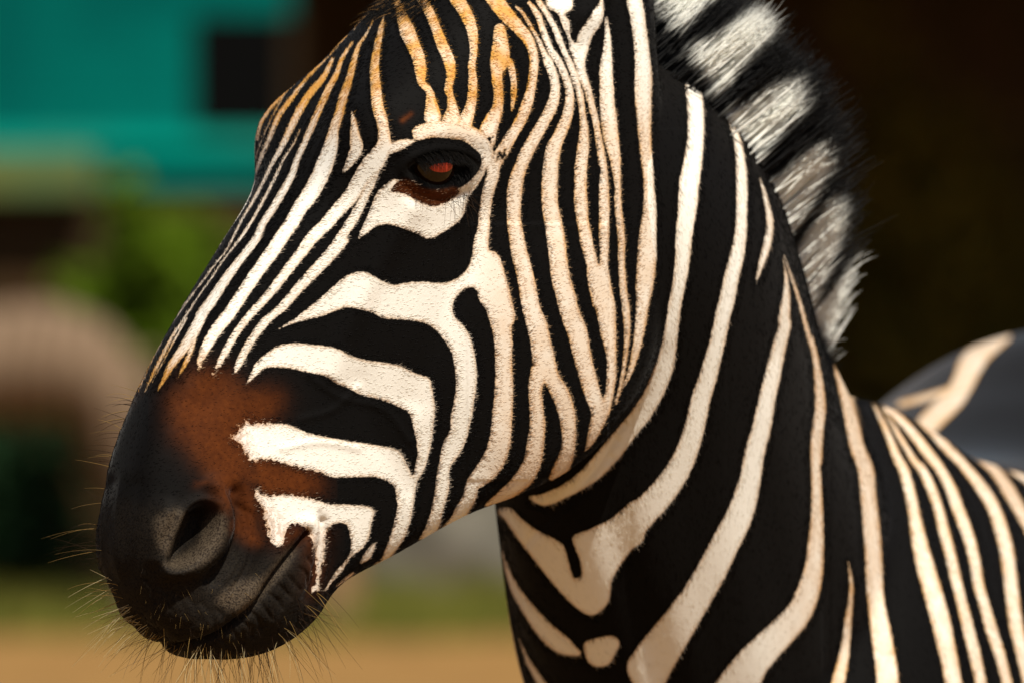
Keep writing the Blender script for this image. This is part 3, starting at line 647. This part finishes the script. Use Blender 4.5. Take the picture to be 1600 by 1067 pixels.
ti = np.searchsorted(np.cumsum(wgt)/wgt.sum(), rng.random(NH))
ti = np.clip(ti, 0, len(T)-1)
r1, r2 = np.sqrt(rng.random(NH)), rng.random(NH)
bc = np.column_stack([1-r1, r1*(1-r2), r1*r2])
root = (P[T[ti]]*bc[..., None]).sum(1); rn = (Nn[T[ti]]*bc[..., None]).sum(1); rn /= np.linalg.norm(rn, axis=1)[:, None]
fsd = (sd[T[ti]]*bc).sum(1); fbr = (br[T[ti]]*bc).sum(1); foc = (och[T[ti]]*bc).sum(1); fh = hd[ti]; fsk = (sk[T[ti]]*bc).sum(1)
# in and beside the eye and nostril no hair
fu, fv = sheet(root); fs, fd, fl = tohead(root); um_, vm2 = sheet(mirror_head(root)); fu2, fv2 = np.where(fl < 0, um_, fu), np.where(fl < 0, vm2, fv)
EYEF = new(-30); paint(EYEF, EYE_OPEN, np.maximum); paint(EYEF, NOSTRIL, np.maximum)
ok = ~(fh & (sample(EYEF, fu2, fv2) > -7))
root, rn, fsd, fbr, foc, fh, fsk, fl, fu2, fv2 = (q[ok] for q in (root, rn, fsd, fbr, foc, fh, fsk, fl, fu2, fv2)); NH = len(root)
sgnl = np.where(fl < 0, -1.0, 1.0)[:, None]
flow_h = -HA*.55+np.where(True, sgnl*HL*.55, 0)-HD*.55
k_low = np.clip((fv2-420)/300, 0, 1)[:, None]
flow_h = flow_h*(1-k_low)+k_low*(-HA*.75-HD*.7+sgnl*HL*.1)
flow = np.where(fh[:, None], flow_h, np.array([.30, .1, -.9]))
flow = flow+rng.normal(0, .15, (NH, 3))
flow -= (flow*rn).sum(1)[:, None]*rn; flow /= np.linalg.norm(flow, axis=1)[:, None]
ln_ = np.where(fh, rng.uniform(.0022, .0042, NH), rng.uniform(.003, .0055, NH))[:, None]
ln_ = ln_*np.where(fbr > .4, .7, 1)[:, None]
lift = rng.uniform(.05, .18, NH)[:, None]
p1 = root+ln_*.45*(flow*.86+rn*lift); p2 = root+ln_*(flow*1.0+rn*lift*.55)
pts = np.stack([root-rn*.0004, p1, p2], 1)
nz = rng.random(NH)
white = (fsd+rng.normal(0, 1.0, NH)*(1+8*fbr)) > 1.2
pc = PALE*(1-np.clip(foc*1.0+np.clip((6-fsd)/12, 0, .4), 0, 1)[:, None])+OCHRE*np.clip(foc*1.0+np.clip((6-fsd)/12, 0, .4), 0, 1)[:, None]
pc = pc*(.90+.20*nz[:, None]); pc = np.where((rng.random(NH) < .008)[:, None], pc*.35, pc)
dc = BLACK*(.5+1.2*nz[:, None]+3.0*(nz[:, None] > .93))
rc = RUSSET*(.45+.9*nz[:, None])+np.array([.02, .007, .0015])*(nz[:, None] > .85)
dc = dc*(1-fbr[:, None])+rc*fbr[:, None]; dc = dc*(1-.6*fsk[:, None])+SKINC*.6*fsk[:, None]
wr = np.clip(fbr*np.maximum(np.clip((12-fsd)/12, 0, 1), (rng.random(NH) < .3)*.8), 0, 1)[:, None]; pc = pc*(1-wr)+np.array([.30, .12, .03])*wr
cols = np.where(white[:, None], pc, dc)
fur = adopt(hair_object('coat_hair', pts, np.array([.00012, .00011, .00003]), cols, MAT_HAIR, None)); tag(fur, kind='stuff')

# ------------------------------------------------------------------ mane: strands rooted along the crest, pale and black tufts
MANE_WHITE = [pol('I',(1000,-60),(1030,0),(1050,25),(1068,42),(1085,20),(1120,-10),(1180,-60)),
 pol('I',(1080,75),(1092,90),(1108,118),(1125,142),(1150,110),(1190,68),(1207,50),(1200,12),(1160,28),(1120,60)),
 pol('I',(1138,178),(1152,198),(1168,230),(1180,255),(1205,220),(1245,180),(1258,165),(1240,130),(1200,145),(1165,170)),
 pol('I',(1192,292),(1202,315),(1212,345),(1222,372),(1250,340),(1280,290),(1296,262),(1282,232),(1250,255),(1215,285)),
 pol('I',(1232,415),(1242,440),(1254,465),(1266,485),(1285,440),(1308,380),(1316,340),(1302,318),(1275,355),(1245,405)),
 pol('I',(1272,482),(1285,510),(1302,540),(1318,555),(1322,520),(1338,470),(1358,425),(1353,396),(1325,430),(1290,475))]
F_MANE = new(-30)
for s in MANE_WHITE: paint(F_MANE, s, np.maximum)
st = crom(np.array([(*unsheet(a, b, c), d, e, f, g) for a, b, c, d, e, f, g in NS]), 40)
C = st[:, :3]; Tn = np.gradient(C, axis=0); Tn /= np.linalg.norm(Tn, axis=1)[:, None]
hh = np.radians(st[:, 3]); fv_ = np.column_stack([-np.sin(hh), -np.cos(hh), 0*hh])
vv_ = fv_-(fv_*Tn).sum(1)[:, None]*Tn; vv_ /= np.linalg.norm(vv_, axis=1)[:, None]
lat_ = np.cross(Tn, vv_); lat_ /= np.linalg.norm(lat_, axis=1)[:, None]; lat_[lat_[:, 0] < 0] *= -1
crest = C-vv_*st[:, 6:7]
NM = 52000
tt = rng.uniform(.0, .80, NM)*(len(crest)-1); i0 = tt.astype(int); fr = (tt-i0)[:, None]; i1 = np.minimum(i0+1, len(crest)-1)
lerp = lambda A: A[i0]*(1-fr)+A[i1]*fr
rootm = lerp(crest); upm = -lerp(vv_); latm = lerp(lat_); tp = tt/(len(crest)-1)
off = rng.normal(0, .011, NM)
rootm = rootm+latm*off[:, None]-upm*.03
Lm = (.098+.006*np.sin(tp*60)+rng.normal(0, .007, NM))*np.clip((.83-tp)/.12, .35, 1)*(1-.22*np.clip((tp-.42)/.25, 0, 1))*np.clip(tp/.06+.5, .5, 1)
tuft = np.sin(tp*240)*.09+np.sin(tp*97+1)*.05
dirm = upm+np.array([0, 0, 1.0])*(.04+1.1*np.clip(tp-.25, 0, 1))[:, None]+latm*(off*9+.02)[:, None]+rng.normal(0, .04, (NM, 3))+tuft[:, None]*lerp(Tn)
dirm /= np.linalg.norm(dirm, axis=1)[:, None]
KM = 9; ks = np.linspace(0, 1, KM)
curl = rng.normal(0, .007, (NM, 3))
ptm = rootm[:, None]+Lm[:, None, None]*ks[None, :, None]*dirm[:, None]+curl[:, None]*(ks**2)[None, :, None]
uu_, vv2_ = sheet(ptm.reshape(-1, 3)); fm = sample(F_MANE, uu_, vv2_).reshape(NM, KM)
jit = rng.normal(3, 2.2, NM)[:, None]
wm = 1/(1+np.exp(-np.clip((fm+jit)/2.0, -30, 30)))
wm = np.where(ks[None] > .9, wm*.5, wm)
shade = rng.uniform(.88, 1.05, NM)[:, None, None]
colm = (np.array([.94, .94, .88])*shade)*wm[..., None]+(np.array([.005, .005, .0055])*shade)*(1-wm[..., None])
hc = bpy.data.hair_curves.new('mane'); hc.add_curves([KM]*NM)
hc.attributes['position'].data.foreach_set('vector', ptm.astype(np.float32).ravel())
a = hc.attributes.get('radius') or hc.attributes.new('radius', 'FLOAT', 'POINT')
a.data.foreach_set('value', np.tile(np.linspace(.00070, .00016, KM), NM).astype(np.float32))
a = hc.attributes.new('hair_colour', 'FLOAT_COLOR', 'POINT')
a.data.foreach_set('color', np.concatenate([colm, np.ones((NM, KM, 1))], 2).astype(np.float32).ravel())
hc.materials.append(MAT_MANE); mane = bpy.data.objects.new('mane', hc); COL.objects.link(mane); adopt(mane); tag(mane, kind='stuff')

# forelock: short dark and tan hair between the ears
ks2 = np.where(is_head & (np.abs(l_) < .045) & (s_ > -.03) & (s_ < .072) & (d_ > -.05))[0]
jf = ks2[rng.integers(len(ks2), size=2000)]; Lf = rng.uniform(.005, .012, 2000)[:, None]
df = Nn[jf]*.35+HA*.55-np.array([.25, 0, 0])+rng.normal(0, .25, (2000, 3)); kf = np.linspace(0, 1, 5)[None, :, None]
pf = P[jf][:, None]+Lf[:, None]*(kf*df[:, None]+kf*kf*(HA*.5)[None, None])
cf = np.where((rng.random(2000) < .12)[:, None], np.array([.25, .13, .04]), np.array([.006, .005, .004]))
tag(adopt(hair_object('forelock', pf, np.linspace(.0002, .00005, 5), cf, MAT_HAIR, None)), kind='stuff')

# ------------------------------------------------------------------ whiskers of lips and chin
near = np.where(is_head)[0]; un, vn = sheet(P[near]); tcam = REF-P[near]; fcn = (Nn[near]*tcam).sum(1)/np.linalg.norm(tcam, axis=1)
vis = near[fcn > -.25]; un, vn = sheet(P[vis])
def whisk(n, line, spread, dirs, lens, cols_, bend=(0, 0, -.4), radius=.00016):
    Lp = crom(np.array(line, float), 12); out = []; cc = []; rr_ = []
    for _ in range(n):
        q = Lp[rng.integers(len(Lp))]+rng.normal(0, spread, 2)
        j = vis[np.argmin((un-q[0])**2+(vn-q[1])**2)]; L0 = rng.uniform(*lens)
        dd = np.array(dirs)+rng.normal(0, .33, 3)+Nn[j]*.55; dd /= np.linalg.norm(dd)
        bb = np.array(bend)+rng.normal(0, .22, 3)
        k = np.linspace(0, 1, 8)[:, None]
        out.append(P[j]-dd*.002+L0*(k*dd+.5*k*k*bb)); rr_.append(radius); cc.append(np.array(cols_[rng.integers(len(cols_))])*rng.uniform(.6, 1.2))
    return np.array(out), np.array(cc), np.array(rr_)
DK, GD, PA = (.035, .018, .008), (.30, .19, .06), (.55, .45, .25)  # gold and pale tones put sunlight on the whiskers into their colour
sets = [whisk(46, [(230,985),(280,1003),(340,1018),(400,1020)], 7, (-.15, -.3, -.9), (.025, .055), [GD, GD, DK, PA]),
 whisk(70, [(300,1008),(360,1020),(420,1018),(455,985)], 8, (.12, -.3, -.9), (.03, .06), [DK, DK, GD, PA]),
 whisk(46, [(200,950),(230,985),(270,1004)], 6, (-.75, -.2, -.45), (.02, .05), [GD, PA, PA, GD]),
 whisk(26, [(165,900),(190,940),(215,970)], 6, (-.9, -.2, .05), (.02, .045), [GD, PA]),
 whisk(22, [(160,760),(152,830),(155,880)], 5, (-.95, -.15, .05), (.015, .045), [GD, DK, DK], radius=.00011),
 whisk(26, [(205,615),(180,670),(165,730)], 5, (-.9, -.2, .2), (.015, .032), [GD, DK], (0, 0, -.5)),
 whisk(30, [(455,985),(475,945),(490,915)], 8, (.65, -.2, -.55), (.03, .06), [DK, DK, GD]),
 whisk(110, [(250,930),(300,965),(360,970),(420,940)], 26, (.1, -.5, -.6), (.004, .012), [GD, DK, DK], radius=.00008),
 whisk(12, [(690,312),(720,310),(740,300)], 5, (.3, -.6, -.5), (.02, .03), [DK])]
wp = np.vstack([q[0] for q in sets]); wc = np.vstack([q[1] for q in sets]); wr_ = np.concatenate([q[2] for q in sets])
tag(adopt(hair_object('whiskers', wp, wr_[:, None]*np.linspace(1.3, .35, 8)[None], wc, MAT_HAIR, None)), kind='stuff')

# tail with a dark tuft
q = crom(np.array([(1.50, 1.18, .035), (1.58, 1.05, .03), (1.61, .85, .024), (1.61, .65, .02)]), 6)
C = np.array([BO-t*BF+np.array([0, 0, z]) for t, z, _ in q]); vv3, ff3 = tube_mesh(C, q[:, 2], q[:, 2], BR)
adopt(mesh_obj('tail', vv3, ff3, noisy('tail_hair', (.5, .42, .32), (.02, .018, .016), 14)))
NT = 900; rt = C[-1]+rng.normal(0, .012, (NT, 3)); k = np.linspace(0, 1, 5)[None, :, None]
pt = rt[:, None]+k*np.array([0, 0, -.36])*rng.uniform(.6, 1.1, (NT, 1, 1))+k*k*rng.normal(0, .03, (NT, 1, 3))
tag(adopt(hair_object('tail_tuft', pt, np.linspace(.0006, .0002, 5), np.tile([.012, .011, .010], (NT, 1)), MAT_HAIR, None)), kind='stuff')

# ------------------------------------------------------------------ the yard
def at(px, py, D):     # world point seen from the reference point at distance D
    return unsheet(px, py, D-6)
MAT_SAND = noisy('yard_sand', (.28, .155, .048), (.20, .105, .033), 3.0, .95, .1, 8, .4)
g = mesh_obj('ground', [(-300, -60, 0), (300, -60, 0), (300, 420, 0), (-300, 420, 0)], [(0, 1, 2, 3)], MAT_SAND, None, False); tag(g, kind='structure')
# open-fronted shelter of dark boards, added to keep the backdrop in shade
MAT_DARK = noisy('shade_shelter_boards', (.13, .060, .035), (.06, .045, .016), .9, .9, .1)
MAT_ROOF = noisy('roof_sheet', (.10, .09, .08), (.07, .06, .05), 2, .7)
sh = tag(empty('shade_shelter', (3, 40, 0)), 'long dark open-fronted wooden shelter added to shade the backdrop behind the zebra', 'shade_shelter')
x0, x1, yb, yf = -19.0, 19.0, 5.0, -4.5
nb = 76; wb = (x1-x0)/nb
bm = bmesh.new(); box(bm, (0, 0, 0), (wb-.015, .05, 5.2)); pl_ = bm_obj('board', bm, MAT_DARK, sh); pl_.location = (x0, yb, 0)
for i in range(1, nb):
    o = pl_.copy(); COL.objects.link(o); o.location = (x0+i*wb, yb+random.uniform(-.012, .012), 0)
bm = bmesh.new(); box(bm, (x0, yb+.06, 0), (x1, yb+.12, 5.2)); bm_obj('backing_wall', bm, MAT_DARK, sh)
for xx in (x0-.1, x1+.05):
    bm = bmesh.new(); box(bm, (xx, yf+.4, 0), (xx+.08, yb, 4.6)); bm_obj('side_wall', bm, MAT_DARK, sh)
bm = bmesh.new(); vs = [bm.verts.new(p) for p in ((x0-.4, yf, 4.35), (x1+.4, yf, 4.35), (x1+.4, yb+.5, 5.3), (x0-.4, yb+.5, 5.3), (x0-.4, yf, 4.45), (x1+.4, yf, 4.45), (x1+.4, yb+.5, 5.4), (x0-.4, yb+.5, 5.4))]
for f in ((3, 2, 1, 0), (4, 5, 6, 7), (0, 1, 5, 4), (1, 2, 6, 5), (2, 3, 7, 6), (3, 0, 4, 7)): bm.faces.new([vs[i] for i in f])
bm_obj('roof', bm, MAT_ROOF, sh)
for xx in (-18.5, -12, 12, 18.5):
    bm = bmesh.new(); box(bm, (xx, yf+.5, 0), (xx+.2, yf+.7, 4.42)); bm_obj('post', bm, MAT_DARK, sh, .01)
# turquoise hut on a dark base
MAT_TEAL = noisy('turquoise_paint', (.0, .15, .12), (.0, .075, .066), .8, .9, .03)
MAT_BASE = noisy('hut_base', (.050, .028, .012), (.03, .02, .010), 2, .9)
MAT_LEDGE = noisy('ledge_paint', (.12, .13, .035), (.07, .12, .05), 2, .7)
MAT_BLACK = material('window_dark', (.003, .003, .003), .9, .02)
D = 39.0; hut = tag(empty('hut', (-3.4, D-6, 0)), 'turquoise painted hut with a black window and dark base behind the zebra forehead', 'hut')
hx0, hx1 = -2.6, float(at(455, 0, D)[0])+3.4; zt = 4.1; zb = float(at(0, 292, D)[2]); zl = float(at(0, 208, D)[2])
wx0, wx1 = float(at(300, 0, D)[0])+3.4, hx1-.03; wz0, wz1 = float(at(0, 205, D)[2]), float(at(0, 18, D)[2])
bm = bmesh.new()
nb = 9; hb = (zt-zb)/nb
for i in range(nb):
    za, zc = zb+i*hb, zb+(i+1)*hb-.006
    o_ = bmesh.new(); xr = hx1
    if zc > wz0+.02 and za < wz1-.02: xr = wx0
    box(o_, (hx0, 0, za), (xr, .04, zc)); bm_obj('board', o_, MAT_TEAL, hut)
bm.free()
o_ = bmesh.new(); box(o_, (hx0+.02, .041, 0), (hx1-.02, 2.2, zt)); bm_obj('hut_body', o_, MAT_BASE, hut)
o_ = bmesh.new(); box(o_, (wx0+.005, .012, wz0), (wx1, .03, wz1)); wn = bm_obj('window', o_, MAT_BLACK, hut)
o_ = bmesh.new(); box(o_, (hx0, -.22, zb-.06), (float(at(150, 0, D)[0])+3.4, -.004, zl-.10)); bm_obj('ledge', o_, MAT_LEDGE, hut, .02)
o_ = bmesh.new(); box(o_, (hx0, -.05, zl-.09), (hx1, -.002, zl+.0)); bm_obj('trim', o_, noisy('cyan_trim', (.0, .26, .20), (.02, .20, .15), 2), hut)
o_ = bmesh.new(); box(o_, (hx0-.3, -.35, zt), (hx1+.3, 2.6, zt+.12)); bm_obj('roof', o_, MAT_ROOF, hut, .02)

# leafy bushes: many small leaf faces through the crown
def bush(name, label, loc, rx, ry, rz, zc, n, c1, c2, leaf=.05, group=None):
    r = tag(empty(name, loc), label, 'bush', group)
    u = rng.normal(0, 1, (n, 3)); u /= np.linalg.norm(u, axis=1)[:, None]
    rad = rng.random(n)**.55*(1+.28*np.sin(u[:, 0]*5+u[:, 2]*4)+.2*np.sin(u[:, 1]*9+u[:, 2]*7))
    p = u*rad[:, None]*np.array([rx, ry, rz])+np.array([0, 0, zc])
    p = p[p[:, 2] > .03]; n = len(p)
    a = rng.normal(0, 1, (n, 3)); a /= np.linalg.norm(a, axis=1)[:, None]; b_ = rng.normal(0, 1, (n, 3)); b_ -= (a*b_).sum(1)[:, None]*a; b_ /= np.linalg.norm(b_, axis=1)[:, None]
    sz = leaf*rng.uniform(.6, 1.4, (n, 1))
    q = np.stack([p-a*sz, p-b_*sz*.5, p+a*sz, p+b_*sz*.5], 1).reshape(-1, 3)
    f = [(4*i, 4*i+1, 4*i+2, 4*i+3) for i in range(n)]
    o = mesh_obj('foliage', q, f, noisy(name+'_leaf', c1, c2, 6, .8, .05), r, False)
    for k in range(7):
        an = k*.9; C = np.array([(0, 0, 0), (.1*rx*math.cos(an), .1*ry*math.sin(an), .35*zc), (.6*rx*math.cos(an), .6*ry*math.sin(an), zc+.3*rz*math.sin(k))])
        v4, f4 = tube_mesh(crom(C, 4), np.linspace(.03, .008, 9), np.linspace(.03, .008, 9), np.array([1, .2, 0]), 8); mesh_obj('stem', v4, f4, MAT_BASE, r)
    return r
b0 = at(252, 470, 37.5)
bush('green_bush', 'bright green leafy bush in front of the turquoise hut', (b0[0], b0[1], 0), .42, .42, .55, b0[2]-.05, 5200, (.10, .17, .006), (.035, .06, .004))
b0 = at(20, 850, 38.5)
bush('dark_bush', 'low dark green bush beneath the belly of the pale animal', (b0[0]-.15, b0[1], 0), .65, .5, .55, .55, 4200, (.012, .035, .012), (.008, .02, .008))  # leaves are a very dark green all over
for px, py, D_, h_, lb in ((1440, 210, 47.0, 1.75, 'taller olive bush in the shelter, beside the zebra mane'), (1600, 330, 47.5, 1.3, 'shorter olive bush in the shelter, above the zebra rump')):
    b0 = at(px, py, D_)
    bush('dim_bush', lb, (b0[0], b0[1], 0), .75, .6, h_*.8, h_, 2600, (.16, .11, .015), (.10, .09, .015), .09, 'bushes in the shelter')
# pale animal with faint stripes, standing beyond the muzzle
D = 36.0; a0 = at(235, 0, D)
MAT_TAN = material('tan_coat', (.40, .25, .13), .8, .1); t = MAT_TAN.node_tree
wv = t.nodes.new('ShaderNodeTexWave'); wv.inputs['Scale'].default_value = 3.2; wv.inputs['Distortion'].default_value = 7
tc = t.nodes.new('ShaderNodeTexCoord'); t.links.new(tc.outputs['Object'], wv.inputs['Vector'])
mx = t.nodes.new('ShaderNodeMix'); mx.data_type = 'RGBA'; mx.inputs[6].default_value = (.21, .14, .088, 1); mx.inputs[7].default_value = (.10, .066, .04, 1)
t.links.new(wv.outputs[0], mx.inputs[0]); t.links.new(mx.outputs[2], t.nodes['Principled BSDF'].inputs['Base Color'])
an2 = tag(empty('animal', (a0[0], a0[1], 0)), 'blurred tan hoofed animal with faint stripes standing beyond the zebra muzzle', 'animal')
def sect(st, m=28):
    an = np.linspace(0, 2*np.pi, m, endpoint=False); R_ = []
    for x, z1, z0, wd in crom(np.array(st), 5):
        R_.append(np.column_stack([np.full(m, x), wd*np.sin(an), (z1+z0)/2+(z1-z0)/2*np.cos(an)]))
    return cap(np.array(R_))
parts2 = [sect([(.03, 1.06, .92, .08), (-.02, 1.20, .80, .18), (-.14, 1.37, .80, .24), (-.30, 1.48, .95, .27), (-.55, 1.53, 1.0, .28), (-.95, 1.48, .96, .29), (-1.25, 1.53, .83, .27), (-1.5, 1.52, .86, .22), (-1.62, 1.40, .95, .12)])]
for lx, ly, hind in ((-.10, -.13, 1), (-.16, .13, 1), (-1.38, -.13, 0), (-1.46, .13, 0)):
    k = crom(np.array([(lx-.06 if hind else lx, 1.10, .17), (lx, .85, .13), (lx+(.07 if hind else 0), .55, .06), (lx+.03*hind, .3, .042), (lx+.02, .08, .045), (lx+.0, .0, .055)]), 4)
    parts2.append(tube_mesh(np.array([(x, ly, z) for x, z, _ in k]), k[:, 2], k[:, 2]*.8, np.array([1., 0, 0])))
parts2.append(tube_mesh(crom(np.array([(-1.4, 0, 1.25), (-1.62, 0, 1.45), (-1.85, 0, 1.66), (-2.0, 0, 1.78)]), 4), np.linspace(.26, .13, 13), np.linspace(.2, .09, 13), np.array([1., 0, 0])))
parts2.append(tube_mesh(crom(np.array([(-1.86, 0, 1.86), (-2.02, 0, 1.80), (-2.2, 0, 1.62), (-2.32, 0, 1.46)]), 4), np.array([.07, .1, .11, .12, .12, .12, .11, .1, .09, .085, .08, .075, .05]), np.array([.07, .09, .1, .1, .1, .09, .08, .07, .065, .06, .06, .06, .04]), np.array([1., 0, 0])))
V, F = [], []
for v, f in parts2:
    o = len(V); V += list(v); F += [tuple(i+o for i in q) for q in f]
tmp = mesh_obj('tmp', V, F); md = tmp.modifiers.new('r', 'REMESH'); md.mode = 'VOXEL'; md.voxel_size = .025
m2 = tmp.modifiers.new('s', 'SMOOTH'); m2.iterations = 5
dg = bpy.context.evaluated_depsgraph_get(); me = bpy.data.meshes.new_from_object(tmp.evaluated_get(dg)); bpy.data.objects.remove(tmp)
me.name = 'body'; me.materials.clear(); me.materials.append(MAT_TAN); me.polygons.foreach_set('use_smooth', [True]*len(me.polygons))
o = bpy.data.objects.new('body', me); COL.objects.link(o); o.parent = an2
for sg in (-.05, .05):
    v4, f4 = tube_mesh(crom(np.array([(-1.88, sg, 1.90), (-1.87, sg*2, 1.98), (-1.86, sg*2.4, 2.07)]), 3), np.array([.03, .035, .04, .04, .035, .02, .005]), np.array([.015]*6+[.004]), np.array([1., 0, 0]), 10); mesh_obj('ear', v4, f4, MAT_TAN, an2)
v4, f4 = tube_mesh(crom(np.array([(.0, 0, 1.3), (.06, 0, 1.1), (.07, 0, .75), (.06, 0, .55)]), 4), np.linspace(.03, .02, 13), np.linspace(.03, .02, 13), np.array([1., 0, 0]), 10); mesh_obj('tail', v4, f4, MAT_TAN, an2)
# weathered wooden post, grey boulder, strip of grass
D = 35.5; p0 = at(527, 0, D)
post = tag(empty('wooden_post', (p0[0], p0[1], 0)), 'weathered tan wooden post standing in the sand beyond the zebra chin', 'post')
MAT_POST = noisy('old_wood', (.30, .19, .09), (.20, .12, .06), 8, .9, .1, 6, .5, (1, 1, .15))
k = np.array([(0, .105), (.05, .10), (.6, .097), (1.2, .093), (1.32, .09), (1.36, .075)])
ang = np.linspace(0, 2*np.pi, 20, endpoint=False)
rg = np.array([[((r*(1+.05*math.sin(3*a_+z*3)))*math.cos(a_), (r*(1+.05*math.sin(3*a_+z*3)))*math.sin(a_), z) for a_ in ang] for z, r in k])
v4, f4 = cap(rg); mesh_obj('shaft', v4, f4, MAT_POST, post)
bmw = bmesh.new(); box(bmw, (-.13, -.13, 1.361), (.13, .13, 1.40)); bm_obj('cap', bmw, MAT_POST, post, .01)
def boulder(loc, sx, sy, sz, label):
    bmb = bmesh.new(); bmesh.ops.create_icosphere(bmb, subdivisions=4, radius=1)
    for v in bmb.verts:
        c = v.co; k = 1+.12*math.sin(c.x*3+c.y*2+loc[0]*5)+.08*math.sin(c.z*6+c.x*5)+.05*math.sin(c.y*11); v.co = Vector((c.x*sx*k, c.y*sy*k, c.z*sz*k))
    o = bm_obj('boulder', bmb, noisy('grey_stone', (.13, .115, .09), (.075, .068, .052), 4, .9, .2, 8, .6), None, 0, True); o.location = loc; tag(o, label, 'boulder')
b0 = at(745, 0, 41.0); boulder((b0[0], b0[1], .14), .55, .5, .46, 'grey brown boulder in the grass between zebra jaw and chest')
gb = []
for _ in range(26000):
    x = rng.uniform(-9, 9); y = rng.uniform(28.8, 34.2)+.25*math.sin(x*2); h = rng.uniform(.06, .2); dx, dy = rng.normal(0, .04, 2); wv_ = .012
    gb += [(x-wv_, y, -.003), (x+wv_, y, -.003), (x+dx, y+dy, h)]
gr = mesh_obj('grass', gb, [(3*i, 3*i+1, 3*i+2) for i in range(26000)], noisy('dry_grass', (.12, .115, .02), (.07, .08, .015), 3, .8), None, False)
tag(gr, 'strip of short olive grass along the far edge of the sand', 'grass', kind='stuff')
